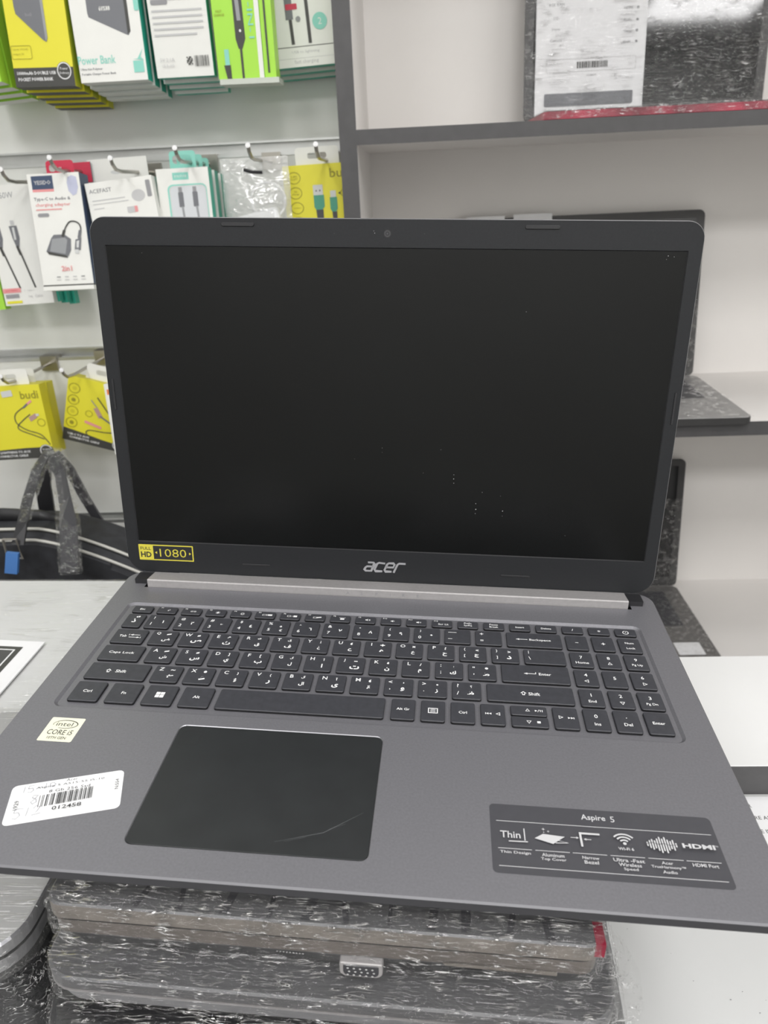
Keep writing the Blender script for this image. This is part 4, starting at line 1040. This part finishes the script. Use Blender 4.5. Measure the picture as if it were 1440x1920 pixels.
stack_behind(r, 2, 26, ['white and teal cable box right behind the windowed one', 'white and teal cable box at the back behind the windowed one'])
# poly bag with a white charger
r = empty('poly_bag', at(412, 298, 1046)); tag(r, 'clear poly bag holding a white charger, between windowed box and yellow box', 'bag')
def pouch(w, h, d, m, seed, slot_=True):
    vs = []; fs = []; N, M_ = 22, 30
    for s in (-1, 1):
        st = len(vs)
        for j in range(M_ + 1):
            for i in range(N + 1):
                u, v = i / N, j / M_
                bul = d * max(0, math.sin(math.pi * u)) ** .6 * max(0, math.sin(math.pi * min(1, max(0, v - .12) * 1.1))) ** .5
                wb = noise.noise(Vector((u * 5 + seed, v * 7, s))) * 3.0 + noise.noise(Vector((u * 13, v * 15 + seed, s))) * 1.2
                e = 1 if 0 < i < N and 0 < j < M_ else 0
                vs.append((u * w + (noise.noise(Vector((v * 4, seed, i * .01))) * 2), s * (bul * .5 + .4) + wb * e * .6, -v * h + noise.noise(Vector((u * 3, seed, 2))) * 2))
        for j in range(M_):
            for i in range(N):
                k = st + j * (N + 1) + i; f = (k, k + N + 1, k + N + 2, k + 1); fs.append(f if s < 0 else f[::-1])
    b = MB(); b.add(vs, fs, m); return b
pouch(88, 150, 26, BAGF, 4).build('bag_film', r, smooth=True)
b = MB(); b.tube([(30, -2, -14), (40, -2.4, -17), (54, -2, -18)], 2.6, BLK, 8, .8); b.build('euro_slot', r)['label'] = 'dark slot'
b = MB(); b.prism(rrect(0, 0, 58, 42, 7, 5), -11, 11, mat('charger_white', (.85, .86, .87), .3), 3); cbo = b.build('charger', r, smooth=False); cbo.location = Vector((22, 0, -112)) * MM; cbo.rotation_euler = (math.pi / 2, -.22, 0)
b = MB(); b.tube([(58 + 22 * math.cos(t * .21), 3 * math.sin(t * .7), -52 + 22 * math.sin(t * .21)) for t in range(0, 61)], 1.8, MATS['charger_white'], 8); b.build('coiled_cable', r, smooth=True)
# yellow cable box by the post
def budi(name, bl, br, up, Y, lean, w, h, d, label, group, kind, tabw=46):
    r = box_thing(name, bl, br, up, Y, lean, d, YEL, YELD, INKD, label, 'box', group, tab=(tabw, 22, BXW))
    a = art(r, w, h)
    if kind != 0:
        a.poly([(0, 0), (w, 0), (w, 10), (w * .62, 13), (w * .3, 17), (0, 20)] if kind == 2 else [(0, 0), (w, 0), (w, 15), (w * .6, 15), (w * .3, 14), (0, 12.5)], INKD)
        a.text(('USB-C TO AUX' if kind == 2 else 'LIGHTNING TO AUX'), w * .42 if kind == 1 else w * .25, 11.5 if kind == 2 else 10, INK, w=30 if kind == 2 else 40, h=3.2, off=.02, res=1)
        a.text('CONNECTOR CABLE', w * .37 if kind == 1 else w * .35, 6.5 if kind == 2 else 4.8, INK, w=40 if kind == 1 else 42, h=3.2, off=.02, res=1)
        cxx = w * .93 if kind == 1 else w * .93
        a.disc(w - 9, 10, 8.5, INKD); a.ring(w - 9, 10, 8, 1, INK); a.text('Braided', w - 9, 12, INK, w=9, res=1); a.text('Metallic', w - 9, 8, INK, w=9, res=1)
    return r, a
r, a = budi('cable_box', (547, 500), (672, 492), (531, 312), 1060, 4, 86, 140, 22, 'bright yellow cable box with green plugs pictured, beside the dark post', G2, 0, tabw=58)
a.text('budi', 72, 127, OLV, h=12.5, w=28, off=.01)
for k, t_ in enumerate(('2.4M\nSOFT', '3A\ncharge', 'ALUMINIUM', '')): a.ring(13.5 + k * .5, 123 - 20.5 * k, 8.2, .9, OLV); t_ and a.text(t_, 13.5 + k * .5, 123 - 20.5 * k, OLV, w=9, res=1)
a.rect(36, 98, 48, 112, BXG, .5); a.rect(39, 103, 40.6, 105, INKD); a.rect(43.5, 103, 45.2, 105, INKD); a.poly([(36, 98), (49, 98), (49, 82), (46, 78), (38, 78), (36, 82)], mat('plug_green', (.06, .30, .20), .4)); a.poly([(38, 78), (47, 78), (46, 20), (41, 20)], DK)
a.rect(57, 94, 64, 103, BXG, .5); a.poly([(56, 94), (65, 94), (65, 78), (63, 74), (58, 74), (56, 78)], MATS['plug_green']); a.poly([(58, 74), (64, 74), (63, 20), (60, 20)], DK)
a.ring(76, 99, 6, .7, OLV); a.poly([(67, 99), (69.5, 101), (69.5, 97)], INKD)
a.build('printed_artwork', r)
# --- bottom row
G3 = 'yellow cable boxes hanging in the bottom row'
r, a = budi('cable_box', (-18, 864), (103, 857), (-46, 728), 1000, 4, 86, 100, 20, 'yellow cable box at the far lower left, with coiled lightning to audio cable picture', G3, 1, tabw=62)
a.text('budi', 71, 87, OLV, h=10.5, w=23, off=.012)
a.stroke(smooth_pts([(72, 79), (62, 72), (48, 62), (47, 50), (58, 40), (74, 33), (81, 24), (84, 18)]), 1.3, INKD); a.stroke(smooth_pts([(67, 61), (57, 54), (48, 46), (50, 40), (66, 32), (78, 26)]), 1.3, INKD)
a.stroke([(72, 79), (65, 74)], 2.8, PPINK); a.stroke([(66, 75), (60, 70)], 2.6, DEV); a.poly([(64, 57), (74, 62), (75, 56), (66, 51)], mat('print_rose', (.45, .28, .26), .4)); a.rect(74, 58, 78, 61, BXG); a.ring(79, 49, 5.2, .7, OLV); a.rect(36, 86, 50, 94, BXG, .8, .1)
a.build('printed_artwork', r)
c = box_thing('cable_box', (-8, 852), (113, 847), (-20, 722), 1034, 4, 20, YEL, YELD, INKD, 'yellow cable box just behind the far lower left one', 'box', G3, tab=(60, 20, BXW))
r, a = budi('cable_box', (117, 822), (232, 850), (110, 698), 1040, 4, 86, 102, 20, 'tilted yellow cable box with USB-C to audio cable picture, partly behind the open laptop', G3, 2, tabw=50)
a.text('budi', 67, 87, OLV, h=10.5, w=23, off=.012)
for k in range(4): a.ring(10 + k * .2, 84 - 18 * k, 7.8, .9, OLV); a.disc(10 + k * .2, 84 - 18 * k, 3.0, OLV if k % 2 else YELD, n=8)
a.stroke([(42, 78), (62, 54), (74, 47)], 1.6, INKD); a.stroke([(34, 72), (43, 62)], 1.4, INKG); a.poly([(38, 60), (44, 62), (52, 50), (47, 46)], mat('print_rose', (.45, .28, .26), .4)); a.stroke([(48, 50), (72, 38)], 2.4, DEV)
a.stroke(smooth_pts([(76, 30), (56, 26), (36, 24), (32, 18), (40, 12)]), 1.4, INKD); a.rect(28, 32, 52, 36, PPINK, 1, -.2); a.ring(33, 50, 5, .7, OLV)
a.build('printed_artwork', r)
r = box_thing('accessory_box', (216, 852), (275, 850), (188, 721), 1000, 5, 14, BXW, BXW, BXW, 'narrow white box with an orange mark, peeking out left of the open laptop lid', 'box')
a = art(r, 46, 110); a.rect(3, 94, 16, 102, ORG); a.build('printed_artwork', r)
b = MB(); b.tube([(0, 0, 0), (4, 0, -14), (2, 0, -34)], [11, 12, 8], DGRN, 10); o = b.build('green_charm', loc=(-634, 1045, 1000)); tag(o, 'dark green packet end below the far lower left yellow box', 'packet')

# straps in clear sleeves
def strap(pts, w, th_, m, name, parent, org):
    """flat webbing through points (pixel, depth)"""
    P = [at(*p) - org for p in pts]; b = MB(); rings = []
    for i, p in enumerate(P):
        t = (P[min(i + 1, len(P) - 1)] - P[max(i - 1, 0)]).normalized(); a_ = t.cross(Vector((0, 1, 0))).normalized(); n_ = Vector((0, 1, 0))
        ww = w[i] if isinstance(w, (list, tuple)) else w
        rings.append([p + a_ * ww / 2 - n_ * th_ / 2, p - a_ * ww / 2 - n_ * th_ / 2, p - a_ * ww / 2 + n_ * th_ / 2, p + a_ * ww / 2 + n_ * th_ / 2])
    b.loft(rings, m); return b.build(name, parent)
org = at(92, 850, 900)
st = empty('bag_straps', org); tag(st, 'black carrying straps in clear plastic sleeves hanging over the black bag', 'straps')
strap([(88, 848, 900), (70, 880, 872), (52, 935, 838), (42, 980, 806), (34, 1020, 790)], [10, 13, 13, 13, 15], 4, BLK, 'strap', st, org)
strap([(92, 848, 902), (112, 885, 880), (122, 940, 838), (128, 985, 800), (132, 1072, 775)], [14, 19, 22, 23, 22], 4, DK, 'strap', st, org)
strap([(104, 848, 925), (130, 880, 925), (160, 935, 925), (198, 996, 925)], [10, 14, 13, 12], 4, DK, 'strap', st, org)
strap([(92, 850, 930), (80, 905, 930), (92, 978, 930)], [10, 22, 22], 4, BLK, 'strap', st, org)
bk = MB(); q = at(22, 1028, 786) - org
bk.tube([q + Vector(v) for v in ((-8, 0, 12), (8, 0, 12), (10, 0, -14), (-8, 0, -14), (-8, 0, 12))], 1.6, STEEL, 8); bk.build('buckle', st)
strap([(24, 1036, 784), (22, 1074, 776)], 15, 5, BLUE, 'webbing', st, org)['label'] = 'blue webbing below the buckle'
def sleeve(pts, w, d, nm):
    P = [at(*p) - org for p in pts]; b = MB(); rings = []
    PP = []
    for i in range(len(P) - 1):
        for k in range(6): PP.append((P[i].lerp(P[i + 1], k / 6), w[i] + (w[i + 1] - w[i]) * k / 6))
    PP.append((P[-1], w[-1])); n = 16
    for i, (p, ww) in enumerate(PP):
        r_ = []
        for k in range(n):
            t = 2 * math.pi * k / n; wb = 1 + .22 * noise.noise(Vector((math.cos(t) * 2, math.sin(t) * 2, i * .5 + ww)))
            r_.append(p + Vector((math.cos(t) * ww / 2 * wb, math.sin(t) * d * wb, 0)))
        rings.append(r_)
    b.loft(rings, FILM, cap=False); b.build(nm, st, smooth=True)['label'] = 'clear plastic sleeve'
sleeve([(95, 842, 900), (72, 880, 872), (52, 945, 832), (46, 975, 810)], [16, 22, 20, 16], 6, 'plastic_sleeve')
sleeve([(100, 842, 902), (112, 885, 880), (124, 945, 836), (128, 985, 800), (133, 1074, 775)], [22, 28, 30, 31, 30], 6, 'plastic_sleeve')
sleeve([(106, 842, 925), (132, 885, 922), (165, 945, 922)], [18, 20, 14], 6, 'plastic_sleeve')
# black bag behind the carton
bg = empty('laptop_bag', (-560, 862, 501)); tag(bg, 'black bag with pale zipper piping standing behind the film-wrapped carton', 'bag')
vs = []; N = 40; prof_ = []
def topz(x): return 316 - max(0, (x - 70)) ** 1.4 * .055 - max(0, -x - 130) * .3
rings = []
b = MB()
xs_ = [-230 + 450 * k / N for k in range(N + 1)]
for y0_, y1_, dz, mm_ in ((-38, 38, 0, BAGM),):
    out = [(x, topz(x)) for x in xs_]; out[0] = (-230, out[0][1] - 8)
    ring = [(-230, 0), (220, 0)] + out[::-1]
    for yy, ins_ in ((-46, 12), (-40, 3), (-34, 0), (34, 0), (40, 3), (46, 12)):
        rings.append([(x + (ins_ if x < -200 else (-ins_ if x > 170 else 0)), yy, max(0, z - ins_ * (1 if z > 1 else 0))) for x, z in ring])
b.loft(rings, BAGM); b.build('bag_body', bg)
for yy, off_ in ((-44, -6), (-30, 3)):
    b = MB(); b.tube([(x, yy, topz(x) + off_) for x in xs_], 2.0, ZIP, 6); b.build('piping', bg, smooth=True)['label'] = 'pale zipper piping'
b = MB(); b.tube([(-50, 10, topz(-50)), (-40, 8, topz(-40) + 6), (10, 8, topz(10) + 7), (60, 8, topz(60) + 3), (100, 8, topz(100) + 1)], [3, 6, 7, 7, 4], BLK, 8, 1.4); b.build('handle', bg, smooth=True)

# ------------------------------------------------------------------ laptops on the shelves
def shelf_laptop(name, label, hinge_l, hinge_r, lid_h, lean, base_d, base_th, zshelf, rotz, body, deck, dx=0, red=False):
    w = (Vector(hinge_r) - Vector(hinge_l)).length
    X = Vector((math.cos(rotz), math.sin(rotz), 0)); Y = Vector((-math.sin(rotz), math.cos(rotz), 0)); Z = Vector((0, 0, 1))
    root = empty(name, mtx=frame_mtx((hinge_r[0], hinge_r[1], zshelf), X, Y, Z)); tag(root, label, 'laptop', 'open display laptops on the shelves')
    b = MB(); out = rrect(-w, -base_d, 0, 0, 9, 4)
    b.band(out, 0.5, out, base_th - 1, REDD if red else body)
    b.band(out, base_th - 1, inset(out, 1), base_th, deck); b.holed([inset(out, 1)], base_th, deck); b.holed([out], .5, BLK, flip=True)
    b.build('base', root)
    A = Art(lift=base_th + .1); A.rect(-w + 30, -base_d + base_d * .42, -30, -20, KEY, 3); A.rect(-w * .62, -base_d + 14, -w * .38, -base_d * .66, PAD, 2); A.build('keyboard', root)
    le = empty('lid', (dx, 0, base_th)); le.parent = root; le.rotation_euler = (math.pi / 2 - lean, 0, 0)
    b = MB(); lo = rrect(-w, 0, 0, lid_h, 9, 4); GL = mat('glossy_display', (.006, .006, .007), .06, spec=.55); b.band(lo, -6, lo, 0, body); b.holed([lo, rrect(-w + 12, 18, -12, lid_h - 12, 2, 3)], 0, body); b.holed([lo], -6, body, flip=True); b.build('cover', le)
    b = MB(); b.holed([rrect(-w + 12, 18, -12, lid_h - 12, 2, 3)], -.3, GL); b.build('screen', le)
    return root, le, w
def film_panel(parent, x0, y0, x1, y1, z, m, seed, nm='plastic_wrap', nx=40, ny=30, amp=1.2, horizontal=False):
    vs = []; fs = []
    for j in range(ny + 1):
        for i in range(nx + 1):
            x = x0 + (x1 - x0) * i / nx; y = y0 + (y1 - y0) * j / ny
            e = 0 if i in (0, nx) or j in (0, ny) else 1
            vs.append((x, y, z + e * (amp + amp * noise.noise(Vector(((x + y) * .02, (y - x) * .07, seed))) + .5 * amp * noise.noise(Vector((x * .08, y * .1, seed + 3))))))
    for j in range(ny):
        for i in range(nx): k = j * (nx + 1) + i; fs.append((k, k + 1, k + nx + 2, k + nx + 1))
    b = MB(); b.add(vs, fs, m)
    o = b.build(nm, parent, smooth=True); o['label'] = 'clear film with glossy creases'; return o
BODY = mat('laptop_black', (.035, .034, .034), .4, var=.2, vscale=20)
r, le, w = shelf_laptop('open_display_laptop', 'open black laptop in film with white paper strips, on the middle shelf', (68, 1222, 0), (455, 1222, 0), 255, .14, 235, 11, 880, -.02, BODY, mat('deck_grey', (.26, .255, .25), .4, metal=.2, var=.1), dx=-6)
# lid top edge strips of white paper
A = Art(lift=.3); A.rect(-w + 18, 20, -w + 78, 258, SHT); A.rect(-w + 92, 20, -w + 152, 259, SHT); A.build('paper_sheet', le)
film_panel(le, -w - 1, -1, 1, 120, 1.0, FILM, 3); film_panel(r, -w - 2, -237, 2, 0, 11.6, FILMH, 4)
r, le, w = shelf_laptop('open_display_laptop', 'open black laptop in creased film behind the open laptop, on the bottom shelf', (111, 1232, 0), (471, 1232, 0), 243, .12, 235, 15, 474, 0, BODY, mat('deck_brown', (.11, .105, .10), .45, var=.15))
A = Art(lift=15.4); A.rect(-64, -222, -22, -187, SHT, 2); A.build('paper_label', r)['label'] = 'white label'
film_panel(le, -w - 1, -1, 1, 170, 1.0, FILM, 5); film_panel(r, -w - 2, -237, 2, 0, 15.8, FILM, 6)
r, le, w = shelf_laptop('open_display_laptop', 'open laptop with red base edge and white spec sheet, on the top shelf', (156, 1190, 0), (485, 1190, 0), 232, .093, 187, 10, 1261.5, 0, BODY, BODY, red=True)
A = Art(lift=.4); A.rect(-w + 15, 6, -w + 164, 215, SHT)
for t_, yy in (('Intel Core', 153), ('8GB RAM', 141), ('SSD', 125), ('Display', 112), ('Camera', 99)): A.text(t_, -w + 42, yy, INKG, h=3.6, res=1)
for k, yy in enumerate((160, 147, 133, 119, 106, 93)): A.text(('WiFi', 'USB', 'HDMI', 'Audio', 'Card', 'Weight')[k], -w + 138, yy, INKG, h=3.2, res=1); A.disc(-w + 151, yy, 1.8, INKG, n=8)
A.frame(-w + 30, 60, -w + 152, 76, .5, INKL, 1); x = -w + 72
random.seed(5)
while x < -w + 114: q_ = random.choice((.8, 1.4, 2)); A.rect(x, 64, x + q_, 72, INKD); x += q_ + random.choice((.8, 1.2))
A.text('0124603', -w + 92, 55, INKG, h=2.6, res=1)
A.rect(-w + 28, 18, -w + 150, 34, DEV, 2)
A.build('spec_sheet', le)['label'] = 'white printed spec sheet with barcode'
film_panel(le, -w - 1, -1, 1, 233, 1.2, FILMS, 7, nx=60, ny=50, amp=1.5)
film_panel(r, -w - 2, -189, 2, 0, 10.6, FILM, 9)
vs = []; fs = []
for i in range(50):
    for j in range(5):
        x = -w - 3 + (w + 8) * i / 49; vs.append((x, -189.5 - 2.5 * noise.noise(Vector((x * .07, j * .5, 2))) - 1, 1 + 10 * j / 4))
for i in range(49):
    for j in range(4): fs.append((i * 5 + j, i * 5 + 5 + j, i * 5 + 6 + j, i * 5 + 1 + j))
b = MB(); b.add(vs, fs, FILMT); b.build('film_edge', r, smooth=True)
bpy.context.view_layer.update()
